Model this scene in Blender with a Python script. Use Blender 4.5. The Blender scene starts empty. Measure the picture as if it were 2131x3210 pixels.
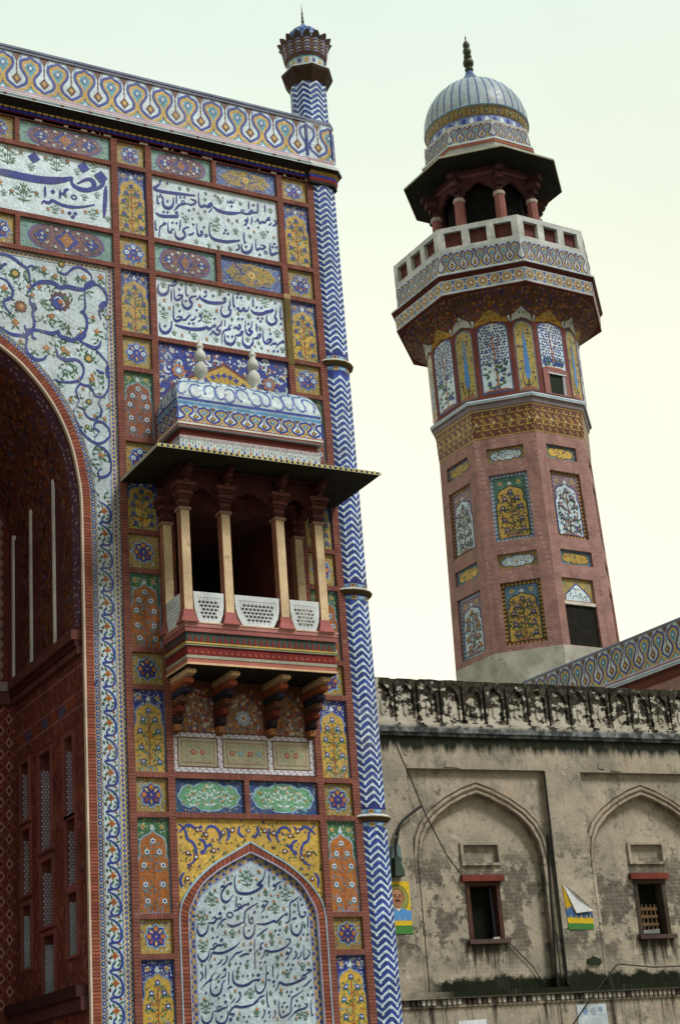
import bpy, bmesh, math, random
from mathutils import Vector, Matrix
from mathutils.geometry import tessellate_polygon
PI = math.pi
S = bpy.context.scene
COL = S.collection
# ------------------------------------------------------------------ camera
cd = bpy.data.cameras.new("Camera"); cam = bpy.data.objects.new("camera", cd); COL.objects.link(cam)
cd.sensor_fit = 'VERTICAL'; cd.sensor_height = 24; cd.sensor_width = 24; cd.lens = 5137.5 * 24 / 3210
cd.clip_start = 0.1; cd.clip_end = 2000
def cam_axes(yaw, pitch, roll):
    F = Vector((-math.sin(yaw), math.cos(yaw), 0)); R = Vector((math.cos(yaw), math.sin(yaw), 0)); U = Vector((0, 0, 1))
    F2 = F * math.cos(pitch) + U * math.sin(pitch); U2 = -F * math.sin(pitch) + U * math.cos(pitch)
    return R * math.cos(roll) + U2 * math.sin(roll), -R * math.sin(roll) + U2 * math.cos(roll), F2
cR, cU, cF = cam_axes(math.radians(-29.7645), math.radians(20.3457), math.radians(-4.4526))
cam.matrix_world = Matrix(((cR.x, cU.x, -cF.x, 0), (cR.y, cU.y, -cF.y, 0), (cR.z, cU.z, -cF.z, 0), (0, 0, 0, 1)))
S.camera = cam
# ------------------------------------------------------------------ world + sun
SUN_EL, SUN_AZ = math.radians(50), math.radians(150)      # azimuth clockwise from +Y : front right of the gate
W = bpy.data.worlds.new("World"); S.world = W; W.use_nodes = True
wt = W.node_tree; wt.nodes.clear()
wo = wt.nodes.new('ShaderNodeOutputWorld'); bg = wt.nodes.new('ShaderNodeBackground'); bg.inputs[1].default_value = 0.1
sky = wt.nodes.new('ShaderNodeTexSky'); sky.sky_type = 'NISHITA'; sky.sun_disc = False
sky.sun_elevation = SUN_EL; sky.sun_rotation = SUN_AZ; sky.air_density = 1.0; sky.dust_density = 4.0; sky.ozone_density = 0.6
tc = wt.nodes.new('ShaderNodeTexCoord'); sx = wt.nodes.new('ShaderNodeSeparateXYZ'); wt.links.new(tc.outputs['Generated'], sx.inputs[0])
rp = wt.nodes.new('ShaderNodeValToRGB'); wt.links.new(sx.outputs['Z'], rp.inputs[0])
els = rp.color_ramp.elements
els[0].position = 0.0; els[0].color = (11.5, 11.2, 8.8, 1)
els[1].position = 0.9; els[1].color = (8.0, 9.7, 8.6, 1)
e = els.new(0.24); e.color = (13.5, 12.9, 9.9, 1)
e = els.new(0.42); e.color = (11.5, 11.5, 9.3, 1)
e = els.new(0.62); e.color = (8.9, 10.3, 8.9, 1)
wn_ = wt.nodes.new('ShaderNodeTexNoise'); wn_.inputs['Scale'].default_value = 2.2; wn_.inputs['Detail'].default_value = 5; wt.links.new(tc.outputs['Generated'], wn_.inputs['Vector'])
wr_ = wt.nodes.new('ShaderNodeMapRange'); wr_.inputs[1].default_value = .3; wr_.inputs[2].default_value = .7; wr_.inputs[3].default_value = .95; wr_.inputs[4].default_value = 1.05; wt.links.new(wn_.outputs[0], wr_.inputs[0])
ws_ = wt.nodes.new('ShaderNodeVectorMath'); ws_.operation = 'SCALE'; wt.links.new(rp.outputs[0], ws_.inputs[0]); wy_ = wt.nodes.new('ShaderNodeMapRange'); wy_.inputs[1].default_value = -.7; wy_.inputs[2].default_value = .35; wy_.inputs[3].default_value = .50; wy_.inputs[4].default_value = 1.0; wt.links.new(sx.outputs['Y'], wy_.inputs[0])   # the sky is brightest ahead, beyond the gate
wm_ = wt.nodes.new('ShaderNodeMath'); wm_.operation = 'MULTIPLY'; wt.links.new(wr_.outputs[0], wm_.inputs[0]); wt.links.new(wy_.outputs[0], wm_.inputs[1])
wt.links.new(wm_.outputs[0], ws_.inputs['Scale'])
mx = wt.nodes.new('ShaderNodeMix'); mx.data_type = 'RGBA'; mx.inputs[0].default_value = 0.88
wt.links.new(sky.outputs[0], mx.inputs[6]); wt.links.new(ws_.outputs[0], mx.inputs[7])
wt.links.new(mx.outputs[2], bg.inputs[0]); wt.links.new(bg.outputs[0], wo.inputs[0])
sl = bpy.data.lights.new("Sun", 'SUN'); sl.energy = 3.0; sl.angle = math.radians(16); sl.color = (1.0, 0.97, 0.91)
so = bpy.data.objects.new("sun", sl); COL.objects.link(so)
sd = Vector((math.sin(SUN_AZ) * math.cos(SUN_EL), math.cos(SUN_AZ) * math.cos(SUN_EL), math.sin(SUN_EL)))
so.rotation_euler = sd.to_track_quat('Z', 'Y').to_euler(); so.location = sd * 60
S.view_settings.view_transform = 'Standard'; S.view_settings.look = 'None'; S.view_settings.exposure = 0.0; S.view_settings.gamma = 1.0
S.cycles.max_bounces = 5; S.cycles.use_denoising = True
# ------------------------------------------------------------------ materials
def nn(nt, t, **kw):
    n = nt.nodes.new(t)
    for k, v in kw.items():
        if k.startswith('_'): setattr(n, k[1:], v); continue
        i = n.inputs[int(k[1:])] if k[0] == 'i' and k[1:].isdigit() else n.inputs[k]
        if hasattr(v, 'is_output'): nt.links.new(v, i)
        else: i.default_value = v
    return n
def ma(nt, op, a, b=0.0, c=None):
    n = nn(nt, 'ShaderNodeMath', _operation=op, i0=a, i1=b)
    if c is not None:
        if hasattr(c, 'is_output'): nt.links.new(c, n.inputs[2])
        else: n.inputs[2].default_value = c
    return n.outputs[0]
def mix(nt, f, a, b, mode='MIX'):
    n = nn(nt, 'ShaderNodeMix', _data_type='RGBA', _blend_type=mode, i0=f, i6=a, i7=b); return n.outputs[2]
def rng(nt, v, a, b, c=0.0, d=1.0):
    return nn(nt, 'ShaderNodeMapRange', _clamp=True, i0=v, i1=a, i2=b, i3=c, i4=d).outputs[0]
def mat0(name, rough=0.6):
    m = bpy.data.materials.new(name); m.use_nodes = True; nt = m.node_tree
    b = nt.nodes['Principled BSDF']; b.inputs['Roughness'].default_value = rough
    return m, nt, b
def noise(nt, vec, scale, detail=4, rough=0.6):
    return nn(nt, 'ShaderNodeTexNoise', Vector=vec, Scale=scale, Detail=detail, Roughness=rough).outputs[0]
def pos(nt): return nn(nt, 'ShaderNodeNewGeometry').outputs['Position']
def paint_mat(name, rough, lo=0.72, hi=1.12, bump=0.0, grime=0.25, spec=0.5, cut=0.0):
    m, nt, b = mat0(name, rough); p = pos(nt)
    a = nn(nt, 'ShaderNodeAttribute', _attribute_name='Col').outputs['Color']
    f = rng(nt, noise(nt, p, 1.7, 6), 0.3, 0.7, lo, hi)
    f2 = rng(nt, noise(nt, p, 38, 3), 0.3, 0.7, 0.8, 1.16)
    k = ma(nt, 'MULTIPLY', f, f2)
    c = mix(nt, 1.0, a, nn(nt, 'ShaderNodeCombineXYZ', X=k, Y=k, Z=k).outputs[0], 'MULTIPLY')
    if cut:                                              # cut tile pieces, fired unevenly; odd chips and faded repairs
        vo = nn(nt, 'ShaderNodeTexVoronoi', Vector=p, Scale=24.0)
        k2 = rng(nt, nn(nt, 'ShaderNodeSeparateXYZ', Vector=vo.outputs['Color']).outputs[0], 0, 1, 1 - cut, 1 + cut * .7)
        ob = rng(nt, nn(nt, 'ShaderNodeObjectInfo').outputs['Random'], 0, 1, .80, 1.12); k2 = ma(nt, 'MULTIPLY', k2, ob)
        c = mix(nt, 1.0, c, nn(nt, 'ShaderNodeCombineXYZ', X=k2, Y=k2, Z=ma(nt, 'MULTIPLY', k2, .98)).outputs[0], 'MULTIPLY')
        ed = nn(nt, 'ShaderNodeTexVoronoi', _feature='DISTANCE_TO_EDGE', Vector=p, Scale=24.0).outputs[0]
        c = mix(nt, rng(nt, ed, .0, .07, .30, 0), c, (.20, .18, .15, 1))
        c = mix(nt, rng(nt, noise(nt, p, 0.9, 6, .7), .54, .68, 0, .22), c, (.40, .36, .30, 1))
        c = mix(nt, rng(nt, noise(nt, p, 11, 4, .7), .69, .72, 0, .8), c, (.30, .25, .19, 1))
    g = rng(nt, noise(nt, p, 5.5, 8, 0.7), 0.56, 0.72, 0, grime)
    c = mix(nt, g, c, (0.10, 0.085, 0.055, 1))
    nt.links.new(c, b.inputs['Base Color']); b.inputs['Specular IOR Level'].default_value = spec
    nt.links.new(rng(nt, noise(nt, p, 9, 3), 0.3, 0.7, rough - .1, rough + .18), b.inputs['Roughness'])
    if bump:
        h = noise(nt, p, 60, 3)
        nt.links.new(nn(nt, 'ShaderNodeBump', Strength=bump, Distance=0.01, Height=h).outputs[0], b.inputs['Normal'])
    return m
def brick_mat(name, c1, c2, mortar, axis, size=0.055, row=0.11, both=False):
    """axis: 0 joints across x, 2 joints across z; both -> running bond on x/z"""
    m, nt, b = mat0(name, 0.85); p = pos(nt); s = nn(nt, 'ShaderNodeSeparateXYZ', Vector=p)
    x, y, z = s.outputs
    if both:
        u = ma(nt, 'ADD', x, ma(nt, 'MULTIPLY', y, 0.83))
        br = nn(nt, 'ShaderNodeTexBrick', Vector=nn(nt, 'ShaderNodeCombineXYZ', X=u, Y=z).outputs[0], Color1=c1, Color2=c2, Mortar=mortar, Scale=1.0)
        br.inputs['Mortar Size'].default_value = 0.007; br.inputs['Brick Width'].default_value = 0.2; br.inputs['Row Height'].default_value = size
        c = br.outputs[0]; h = br.outputs[1]
    else:
        q = ma(nt, 'DIVIDE', x if axis == 0 else z, size)
        fr = ma(nt, 'FRACT', q); fl = ma(nt, 'FLOOR', q)
        wn = nn(nt, 'ShaderNodeTexWhiteNoise', _noise_dimensions='1D', W=fl).outputs[0]
        h = ma(nt, 'LESS_THAN', fr, 0.2)
        c = mix(nt, h, mix(nt, wn, c1, c2), mortar)
    k = rng(nt, noise(nt, p, 2.6, 8, 0.7), 0.3, 0.7, 0.62, 1.2)
    c = mix(nt, 1.0, c, nn(nt, 'ShaderNodeCombineXYZ', X=k, Y=k, Z=k).outputs[0], 'MULTIPLY')
    sv = nn(nt, 'ShaderNodeVectorMath', _operation='MULTIPLY', i0=p, i1=(3.0, 3.0, .22)).outputs[0]
    c = mix(nt, rng(nt, noise(nt, sv, 1.0, 6, .7), .52, .70, 0, .5), c, (.085, .055, .05, 1))
    c = mix(nt, rng(nt, noise(nt, p, 3.4, 8, .75), .60, .70, 0, .5), c, (.42, .30, .26, 1))
    g = rng(nt, noise(nt, p, 1.3, 8, 0.75), 0.55, 0.75, 0, 0.45)
    c = mix(nt, g, c, (0.25, 0.13, 0.10, 1))
    nt.links.new(c, b.inputs['Base Color'])
    nt.links.new(nn(nt, 'ShaderNodeBump', Strength=0.6, Distance=-0.006, Height=h).outputs[0], b.inputs['Normal'])
    b.inputs['Specular IOR Level'].default_value = 0.2
    return m
M = {}
M['tile'] = paint_mat('glazed_tile', 0.38, grime=0.24, spec=0.2, cut=0.2)
M['matte'] = paint_mat('painted_stone', 0.75, bump=0.3, spec=0.12)
M['dirty'] = paint_mat('weathered_stone', 0.8, lo=0.55, bump=0.4, grime=0.7, spec=0.1)
M['brickz'] = brick_mat('brick_courses_upright', (.25, .088, .066, 1), (.19, .068, .052, 1), (.085, .036, .030, 1), 2)
M['brickx'] = brick_mat('brick_courses_flat', (.25, .088, .066, 1), (.19, .068, .052, 1), (.085, .036, .030, 1), 0)
M['brick'] = brick_mat('old_red_brick', (.22, .060, .038, 1), (.17, .048, .034, 1), (.10, .05, .04, 1), 0, both=True)
M['tbrick'] = brick_mat('minaret_brick', (.35, .185, .165, 1), (.29, .155, .14, 1), (.40, .26, .235, 1), 0, size=.075, both=True)
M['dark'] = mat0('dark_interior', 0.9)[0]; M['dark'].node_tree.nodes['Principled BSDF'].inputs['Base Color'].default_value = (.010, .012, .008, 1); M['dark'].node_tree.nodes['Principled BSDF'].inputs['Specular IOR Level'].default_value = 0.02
def metal_mat(name, c, rough):
    m, nt, b = mat0(name, rough); k = rng(nt, noise(nt, pos(nt), 25, 4), 0.3, 0.7, 0.6, 1.2)
    nt.links.new(mix(nt, 1.0, c, nn(nt, 'ShaderNodeCombineXYZ', X=k, Y=k, Z=k).outputs[0], 'MULTIPLY'), b.inputs['Base Color']); b.inputs['Metallic'].default_value = 0.6
    return m
M['metal'] = metal_mat('dark_copper', (.045, .05, .03, 1), .5)
M['black'] = metal_mat('black_iron', (.02, .022, .02, 1), .6)
# colours
WH = (.61, .74, .84); WH2 = (.55, .64, .68); BL = (.022, .050, .32); BLD = (.018, .030, .24); BLL = (.15, .26, .52); SKY = (.26, .43, .60)
YE = (.56, .37, .075); YED = (.36, .26, .075); YEL = (.60, .48, .20); OR = (.48, .16, .035); ORD = (.33, .085, .02); GR = (.045, .17, .075); GRD = (.025, .075, .035)
GRL = (.13, .34, .20); TQ = (.10, .34, .44); TQL = (.30, .52, .50); PU = (.14, .10, .34); BR = (.13, .045, .025); MA = (.16, .035, .028); DK = (.02, .016, .012)
PK = (.42, .19, .16); CR = (.68, .52, .33); GY = (.30, .31, .33); BRK = (.22, .055, .034)
# ------------------------------------------------------------------ mesh helpers
class MB:
    def __init__(s): s.v = []; s.f = []; s.c = []; s.m = []
    def face(s, pts, col=WH, mi=0):
        n = len(s.v); s.v.extend(tuple(p) for p in pts); s.f.append(tuple(range(n, n + len(pts)))); s.c.append(col); s.m.append(mi)
    def box(s, x0, x1, y0, y1, z0, z1, col=WH, mi=0):
        P = [(x0, y0, z0), (x1, y0, z0), (x1, y1, z0), (x0, y1, z0), (x0, y0, z1), (x1, y0, z1), (x1, y1, z1), (x0, y1, z1)]
        for q in ((0, 3, 2, 1), (4, 5, 6, 7), (0, 1, 5, 4), (1, 2, 6, 5), (2, 3, 7, 6), (3, 0, 4, 7)): s.face([P[i] for i in q], col, mi)
    def loft(s, rings, col=WH, caps=True, mi=0, cols=None):
        n = len(rings[0])
        for k in range(len(rings) - 1):
            a, b = rings[k], rings[k + 1]; c = cols[k] if cols else col
            for i in range(n): s.face([a[i], a[(i + 1) % n], b[(i + 1) % n], b[i]], c, mi)
        if caps: s.face(rings[0][::-1], cols[0] if cols else col, mi); s.face(rings[-1], cols[-1] if cols else col, mi)
    def lathe(s, prof, cx, cy, n=24, col=WH, cols=None, ph=0.0, caps=True):
        s.loft([[(cx + r * math.cos(ph + 2 * PI * i / n), cy + r * math.sin(ph + 2 * PI * i / n), z) for i in range(n)] for r, z in prof], col, caps, 0, cols)
    def tube(s, pts, r, n=8, col=WH):
        pts = [Vector(p) for p in pts]; rings = []
        for i, p in enumerate(pts):
            d = (pts[min(i + 1, len(pts) - 1)] - pts[max(i - 1, 0)]).normalized(); a = d.orthogonal().normalized()
            if abs(d.z) < 0.95: a = d.cross(Vector((0, 0, 1))).normalized()
            b = d.cross(a); rings.append([p + (a * math.cos(2 * PI * k / n) + b * math.sin(2 * PI * k / n)) * r for k in range(n)])
        s.loft(rings, col)
    def poly_h(s, fn, outer, holes, h0, h1, col=WH, mi=0, sides=True):
        """plate: outline with holes at height h0, hole and outline walls back to h1"""
        loops = [[Vector((p[0], p[1], 0)) for p in l] for l in [outer] + list(holes)]
        flat = [p for l in loops for p in l]
        for t in tessellate_polygon(loops): s.face([fn(flat[i].x, flat[i].y, h0) for i in t], col, mi)
        for j, l in enumerate([outer] + list(holes)):
            if j == 0 and not sides: continue
            for i in range(len(l)):
                a, b = l[i], l[(i + 1) % len(l)]
                s.face([fn(a[0], a[1], h0), fn(b[0], b[1], h0), fn(b[0], b[1], h1), fn(a[0], a[1], h1)], col, mi)
    def build(s, name, mats, parent=None, smooth=False, label=None):
        me = bpy.data.meshes.new(name); me.from_pydata(s.v, [], s.f)
        for m in (mats if isinstance(mats, (list, tuple)) else [mats]): me.materials.append(m)
        at = me.color_attributes.new('Col', 'FLOAT_COLOR', 'CORNER'); buf = []
        for f, c in zip(s.f, s.c): buf.extend((c[0], c[1], c[2], 1.0) * len(f))
        at.data.foreach_set('color', buf)
        me.polygons.foreach_set('material_index', s.m)
        if smooth:
            me.polygons.foreach_set('use_smooth', [True] * len(s.f))
            bm = bmesh.new(); bm.from_mesh(me); bmesh.ops.remove_doubles(bm, verts=bm.verts, dist=1e-5)
            for e in bm.edges:
                if len(e.link_faces) == 2 and e.calc_face_angle(0) > 0.7: e.smooth = False
            bm.to_mesh(me); bm.free()
        me.update()
        o = bpy.data.objects.new(name, me); COL.objects.link(o)
        if parent: o.parent = parent; o.matrix_parent_inverse = parent.matrix_world.inverted()
        if label: o['label'] = label
        return o
def thing(name, label, cat, loc=(0, 0, 0), group=None):
    o = bpy.data.objects.new(name, None); COL.objects.link(o); o.location = loc; o.empty_display_size = .3
    o.matrix_world = Matrix.Translation(loc)
    o['label'] = label; o['category'] = cat
    if group: o['group'] = group
    return o
def tag(o, label, cat, group=None):
    o['label'] = label; o['category'] = cat
    if group: o['group'] = group
    return o
LH = 0.0022
def cat(pts, n=5, closed=False):
    """Catmull-Rom through points"""
    P = [tuple(p) for p in pts]; out = []
    if len(P) < 3 and not closed: return P
    m = len(P); g = (lambda i: P[i % m]) if closed else (lambda i: P[max(0, min(m - 1, i))])
    for i in range(m if closed else m - 1):
        a, b, c, d = g(i - 1), g(i), g(i + 1), g(i + 2)
        for k in range(n):
            t = k / n; out.append(tuple(0.5 * (2 * b[j] + (c[j] - a[j]) * t + (2 * a[j] - 5 * b[j] + 4 * c[j] - d[j]) * t * t + (3 * b[j] - a[j] - 3 * c[j] + d[j]) * t ** 3) for j in (0, 1)))
    if not closed: out.append(P[-1])
    return out
class Paint(MB):
    """flat tile mosaic: motifs are thin inlays, each layer a little proud of the one below"""
    def __init__(s, fn): super().__init__(); s.fn = fn; s.k = 0
    def hh(s, L): s.k = (s.k + 7) % 61; return L * LH + s.k * 3.2e-5
    def poly(s, pts, col, L=1):
        h = s.hh(L)
        if len(pts) <= 4: s.face([s.fn(u, v, h) for u, v in pts], col); return
        for t in tessellate_polygon([[Vector((p[0], p[1], 0)) for p in pts]]): s.face([s.fn(pts[i][0], pts[i][1], h) for i in t], col)
    def rect(s, u0, v0, u1, v1, col, L=0, n=1):
        for k in range(n):
            a, b = u0 + (u1 - u0) * k / n, u0 + (u1 - u0) * (k + 1) / n
            h = s.hh(L); s.face([s.fn(a, v0, h), s.fn(b, v0, h), s.fn(b, v1, h), s.fn(a, v1, h)], col)
    def disc(s, x, y, r, col, L=1, n=8, sy=1.0):
        h = s.hh(L); s.face([s.fn(x + r * math.cos(2 * PI * k / n), y + r * sy * math.sin(2 * PI * k / n), h) for k in range(n)], col)
    def star(s, x, y, r, r2, n, col, L=1, ph=PI / 2):
        pts = [(x + (r if k % 2 == 0 else r2) * math.cos(ph + PI * k / n), y + (r if k % 2 == 0 else r2) * math.sin(ph + PI * k / n)) for k in range(2 * n)]
        h = s.hh(L); c = s.fn(x, y, h)
        for k in range(n):
            a, b, d = pts[2 * k - 1], pts[2 * k], pts[2 * k + 1]
            s.face([c, s.fn(*a, h), s.fn(*b, h), s.fn(*d, h)], col)
    def leaf(s, x, y, a, l, w, col, L=1):
        ca, sa = math.cos(a), math.sin(a); q = [(0, 0), (l * .45, w * .5), (l, 0), (l * .45, -w * .5)]
        h = s.hh(L); s.face([s.fn(x + u * ca - v * sa, y + u * sa + v * ca, h) for u, v in q], col)
    def stroke(s, pts, w, col, L=1, nib=False, taper=True, n=5, smooth=True):
        P = cat(pts, n) if smooth else pts; m = len(P)
        if m < 2: return
        lf, rt = [], []
        for i in range(m):
            a, b = P[max(0, i - 1)], P[min(m - 1, i + 1)]; dx, dy = b[0] - a[0], b[1] - a[1]; d = math.hypot(dx, dy) or 1
            dx /= d; dy /= d; ww = w
            if nib: ww *= 0.62 + 0.38 * abs(dx)
            if taper: t = min(i, m - 1 - i) / (m * .25); ww *= min(1, .35 + .65 * t)
            lf.append((P[i][0] - dy * ww / 2, P[i][1] + dx * ww / 2)); rt.append((P[i][0] + dy * ww / 2, P[i][1] - dx * ww / 2))
        for i in range(m - 1): h = s.hh(L); s.face([s.fn(*lf[i], h), s.fn(*rt[i], h), s.fn(*rt[i + 1], h), s.fn(*lf[i + 1], h)], col)
    def flower(s, x, y, r, c1, c2, L=2, n=5):
        s.star(x, y, r, r * .62, n, c1, L); s.disc(x, y, r * .38, c2, L + 1, 6)
    def plant(s, x, y, h, stem=GRD, lf=GR, fl=None, rnd=random, L=1):
        """sprig: stems fanning up from the foot with leaves"""
        for k, a in enumerate((1.15, 1.57, 2.0)):
            hh = h * (1.15 if k == 1 else .95); ex, ey = x + math.cos(a) * hh, y + math.sin(a) * hh
            s.stroke([(x, y), ((x + ex) / 2 + .06 * h * (k - 1), (y + ey) / 2), (ex, ey)], max(.008, h * .035), stem, L, taper=False, n=3)
            for t in (.45, .75):
                for sg in (-1, 1): s.leaf(x + (ex - x) * t, y + (ey - y) * t, a + sg * .8, h * .3, h * .11, lf, L)
            if fl: s.flower(ex, ey, h * .09, fl, YE, L + 1)
        for sg in (-1, 1): s.leaf(x, y + h * .1, PI / 2 + sg * 1.25, h * .4, h * .12, lf, L)
    def border(s, w, h, t, col, L=1):
        s.rect(0, 0, w, t, col, L); s.rect(0, h - t, w, h, col, L); s.rect(0, t, t, h - t, col, L); s.rect(w - t, t, w, h - t, col, L)
def inside(p, poly):
    x, y = p; r = False; n = len(poly)
    for i in range(n):
        a, b = poly[i], poly[i - 1]
        if (a[1] > y) != (b[1] > y) and x < (b[0] - a[0]) * (y - a[1]) / (b[1] - a[1]) + a[0]: r = not r
    return r
def scatter(P, rnd, w, h, n, test, cols, r0, r1, L=1, x0=0, y0=0):
    for _ in range(n):
        x, y = x0 + rnd.random() * w, y0 + rnd.random() * h
        if not test((x, y)): continue
        c = rnd.choice(cols); k = rnd.random(); r = r0 + (r1 - r0) * rnd.random()
        if k < .5: P.leaf(x, y, rnd.random() * 6.3, r * 2.6, r * 1.1, c, L)
        elif k < .8: P.star(x, y, r, r * .6, 5, c, L)
        else: P.disc(x, y, r * .8, c, L, 6)
# ------------------------------------------------------------------ tile motifs
def m_rosette(P, w, h, rnd, blue=BL, fl=WH, bgc=YED):
    P.rect(0, 0, w, h, bgc)
    scatter(P, rnd, w, h, 170, lambda p: .02 < p[0] < w - .02 and .02 < p[1] < h - .02, [YE, YE, BLL, TQL, PU, WH2, YEL, ORD], .010, .022, 1)
    x, y, R = w / 2, h / 2, min(w, h) * .40
    P.star(x, y, R, R * .80, 8, BLL if fl is WH else SKY, 2); P.star(x, y, R * .87, R * .70, 8, blue, 3)
    for k, c in enumerate((fl, YEL, fl, ORD, YE, ORD, fl, YEL)):
        a = PI / 2 - k * PI / 4; d = R * .56
        if c is fl: P.star(x + d * math.cos(a), y + d * math.sin(a), R * .22, R * .17, 6, c, 4); P.disc(x + d * math.cos(a), y + d * math.sin(a), R * .07, BLD if fl is WH else YE, 5, 5)
        else: P.leaf(x + d * .5 * math.cos(a), y + d * .5 * math.sin(a), a, R * .48, R * .2, c, 4)
    P.flower(x, y, R * .17, PU, YEL, 4)
def arch_outline(w, h, x=0, y=0):
    half = [(.455, .0), (.46, .48), (.45, .55), (.385, .60), (.375, .64), (.40, .69), (.365, .755), (.27, .795), (.12, .815), (0, .855)]
    R = [(x + w / 2 + u * w, y + v * h) for u, v in half]; return R + [(2 * x + w - p[0], p[1]) for p in R[-2::-1]]
FLP = [(.5, .755), (.31, .64), (.69, .64), (.21, .50), (.79, .50), (.24, .30), (.77, .30), (.29, .13), (.80, .13)]
def m_tree(P, w, h, rnd, ground=YE, sp=BL, edge=BLL, fl=BL, flc=PU, lf=GR, trunk=ORD, foot=TQ, spd=(WH, YEL, SKY, WH2), frame=None):
    P.rect(0, 0, w, h, sp)
    A = arch_outline(w, h)
    scatter(P, rnd, w, h * .5, 210, lambda p: not inside(p, A) and .015 < p[0] < w - .015 and p[1] < h - .015, spd, .010, .020, 1, 0, h * .5)
    for sx in (.21, .79): P.flower(w * sx, h * .905, w * .085, YEL, ORD, 2, 6)
    P.leaf(w / 2, h * .845, PI / 2, h * .09, w * .16, WH, 2)
    cx, cy = w / 2, h * .4
    E = [(cx + (p[0] - cx) * 1.09, cy + (p[1] - cy) * 1.045 if p[1] > .01 else 0) for p in A]; E = [(min(max(p[0], .002), w - .002), p[1]) for p in E]
    P.poly(E, edge, 2); P.poly(A, ground, 3)
    P.stroke([(w * .5, .0), (w * .497, h * .35), (w * .5, h * .74)], w * .04, trunk, 4, taper=False)
    for i, (u, v) in enumerate(FLP[1:]):
        sg = 1 if u > .5 else -1
        P.stroke([(w * .5, h * (v - .09)), (w * (.5 + (u - .5) * .55), h * (v - .05)), (w * u, h * v)], w * .03, trunk, 4, taper=False, n=3)
        for t in (.35, .6, .85): P.leaf(w * (.5 + (u - .5) * t), h * (v - .07 + .05 * t), (0.4 if sg > 0 else PI - .4) + rnd.uniform(-.9, .9), w * .13, w * .06, lf, 4)
    for u, v in FLP:
        P.leaf(w * u, h * v, -PI / 2 - .7, w * .19, w * .075, lf, 4); P.leaf(w * u, h * v, -PI / 2 + .7, w * .19, w * .075, lf, 4)
        P.flower(w * u, h * v, w * .098, fl, flc, 5, 6)
    P.border(w, h, .011, edge, 6)
    for k in range(125):
        v = rnd.uniform(.03, .72); u = .5 + rnd.uniform(-.42, .42) * (1 if v < .5 else .75)
        P.leaf(w * u, h * v, rnd.random() * 6.3, w * .11, w * .046, (lf, lf, trunk, foot, (lf[0] * .6, lf[1] * .6, lf[2] * .7))[k % 5], 4)
    for u in (.3, .42, .58, .7): P.leaf(w * u, .01, PI / 2 + (0.5 - u), h * .07, w * .05, foot, 4)
    P.stroke([(w * .36, .012), (w * .64, .012)], .02, foot, 4, taper=False)
def m_cart_purple(P, w, h, rnd):
    P.rect(0, 0, w, h, (.22, .40, .38))
    scatter(P, rnd, w, h, 190, lambda p: .01 < p[0] < w - .01 and .01 < p[1] < h - .01, [GRL, WH2, TQ, WH2, GR, GRD, TQL], .012, .022, 1)
    def loz(s, lob=.05): return cat([(w * .5 + w * s * (abs(math.cos(a)) ** .8) * (1 if math.cos(a) > 0 else -1), h * .5 + h * s * 1.12 * math.sin(a) * (1 - .10 * math.cos(4 * a)) * (1 + lob * math.cos(10 * a))) for a in [2 * PI * k / 40 for k in range(40)]], 1, True)
    P.poly(loz(.415), PU, 2); P.poly(loz(.385), (.20, .10, .12), 3); T = loz(.37)
    for sx in (-.27, .27): P.star(w * (.5 + sx), h * .5, w * .085, w * .055, 4, BL, 4)
    P.poly([(w * .5, h * .10), (w * .63, h * .5), (w * .5, h * .90), (w * .37, h * .5)], BL, 4); P.poly([(w * .5, h * .22), (w * .575, h * .5), (w * .5, h * .78), (w * .425, h * .5)], (.36, .15, .05), 5)
    scatter(P, rnd, w, h, 190, lambda p: inside(p, T), [BL, YED, PU, GR, (.34, .14, .06), BLL, (.30, .20, .26), YEL], .012, .024, 6)
    for k in range(14):
        a = 2 * PI * k / 14 + .2; P.flower(w / 2 + w * .27 * math.cos(a), h / 2 + h * .33 * math.sin(a), .036, WH, YEL, 7)
def m_cart_yellow(P, w, h, rnd):
    P.rect(0, 0, w, h, (.10, .17, .42))
    ins = lambda p: .01 < p[0] < w - .01 and .01 < p[1] < h - .01
    scatter(P, rnd, w, h, 260, ins, [YED, YEL, WH2, BL, YED, PU, BLL, WH2], .014, .026, 1)
    def loz(s): return cat([(w * .5 + w * s * math.cos(a) * (1 + .06 * math.cos(8 * a)), h * .5 + h * s * math.sin(a) * (1 + .06 * math.cos(8 * a))) for a in [2 * PI * k / 24 for k in range(24)]], 2, True)
    P.poly(loz(.415), BLL, 2); P.poly(loz(.39), YED, 3); T = loz(.37)
    for k in range(16):
        x = w * (.16 + .68 * rnd.random()); y = h * (.22 + .56 * rnd.random()); a = rnd.random() * 6
        P.stroke([(x + .08 * math.cos(a + t) * (1 - t * .16), y + .07 * math.sin(a + t) * (1 - t * .16)) for t in (0, 1, 2, 3, 4, 5)], .020, BL if k % 2 else PU, 4)
    scatter(P, rnd, w, h, 200, lambda p: inside(p, T), [BL, GR, YEL, YEL, GRD, YE, BLL], .013, .024, 5)
    P.flower(w / 2, h / 2, h * .17, YEL, OR, 6, 8)
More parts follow.
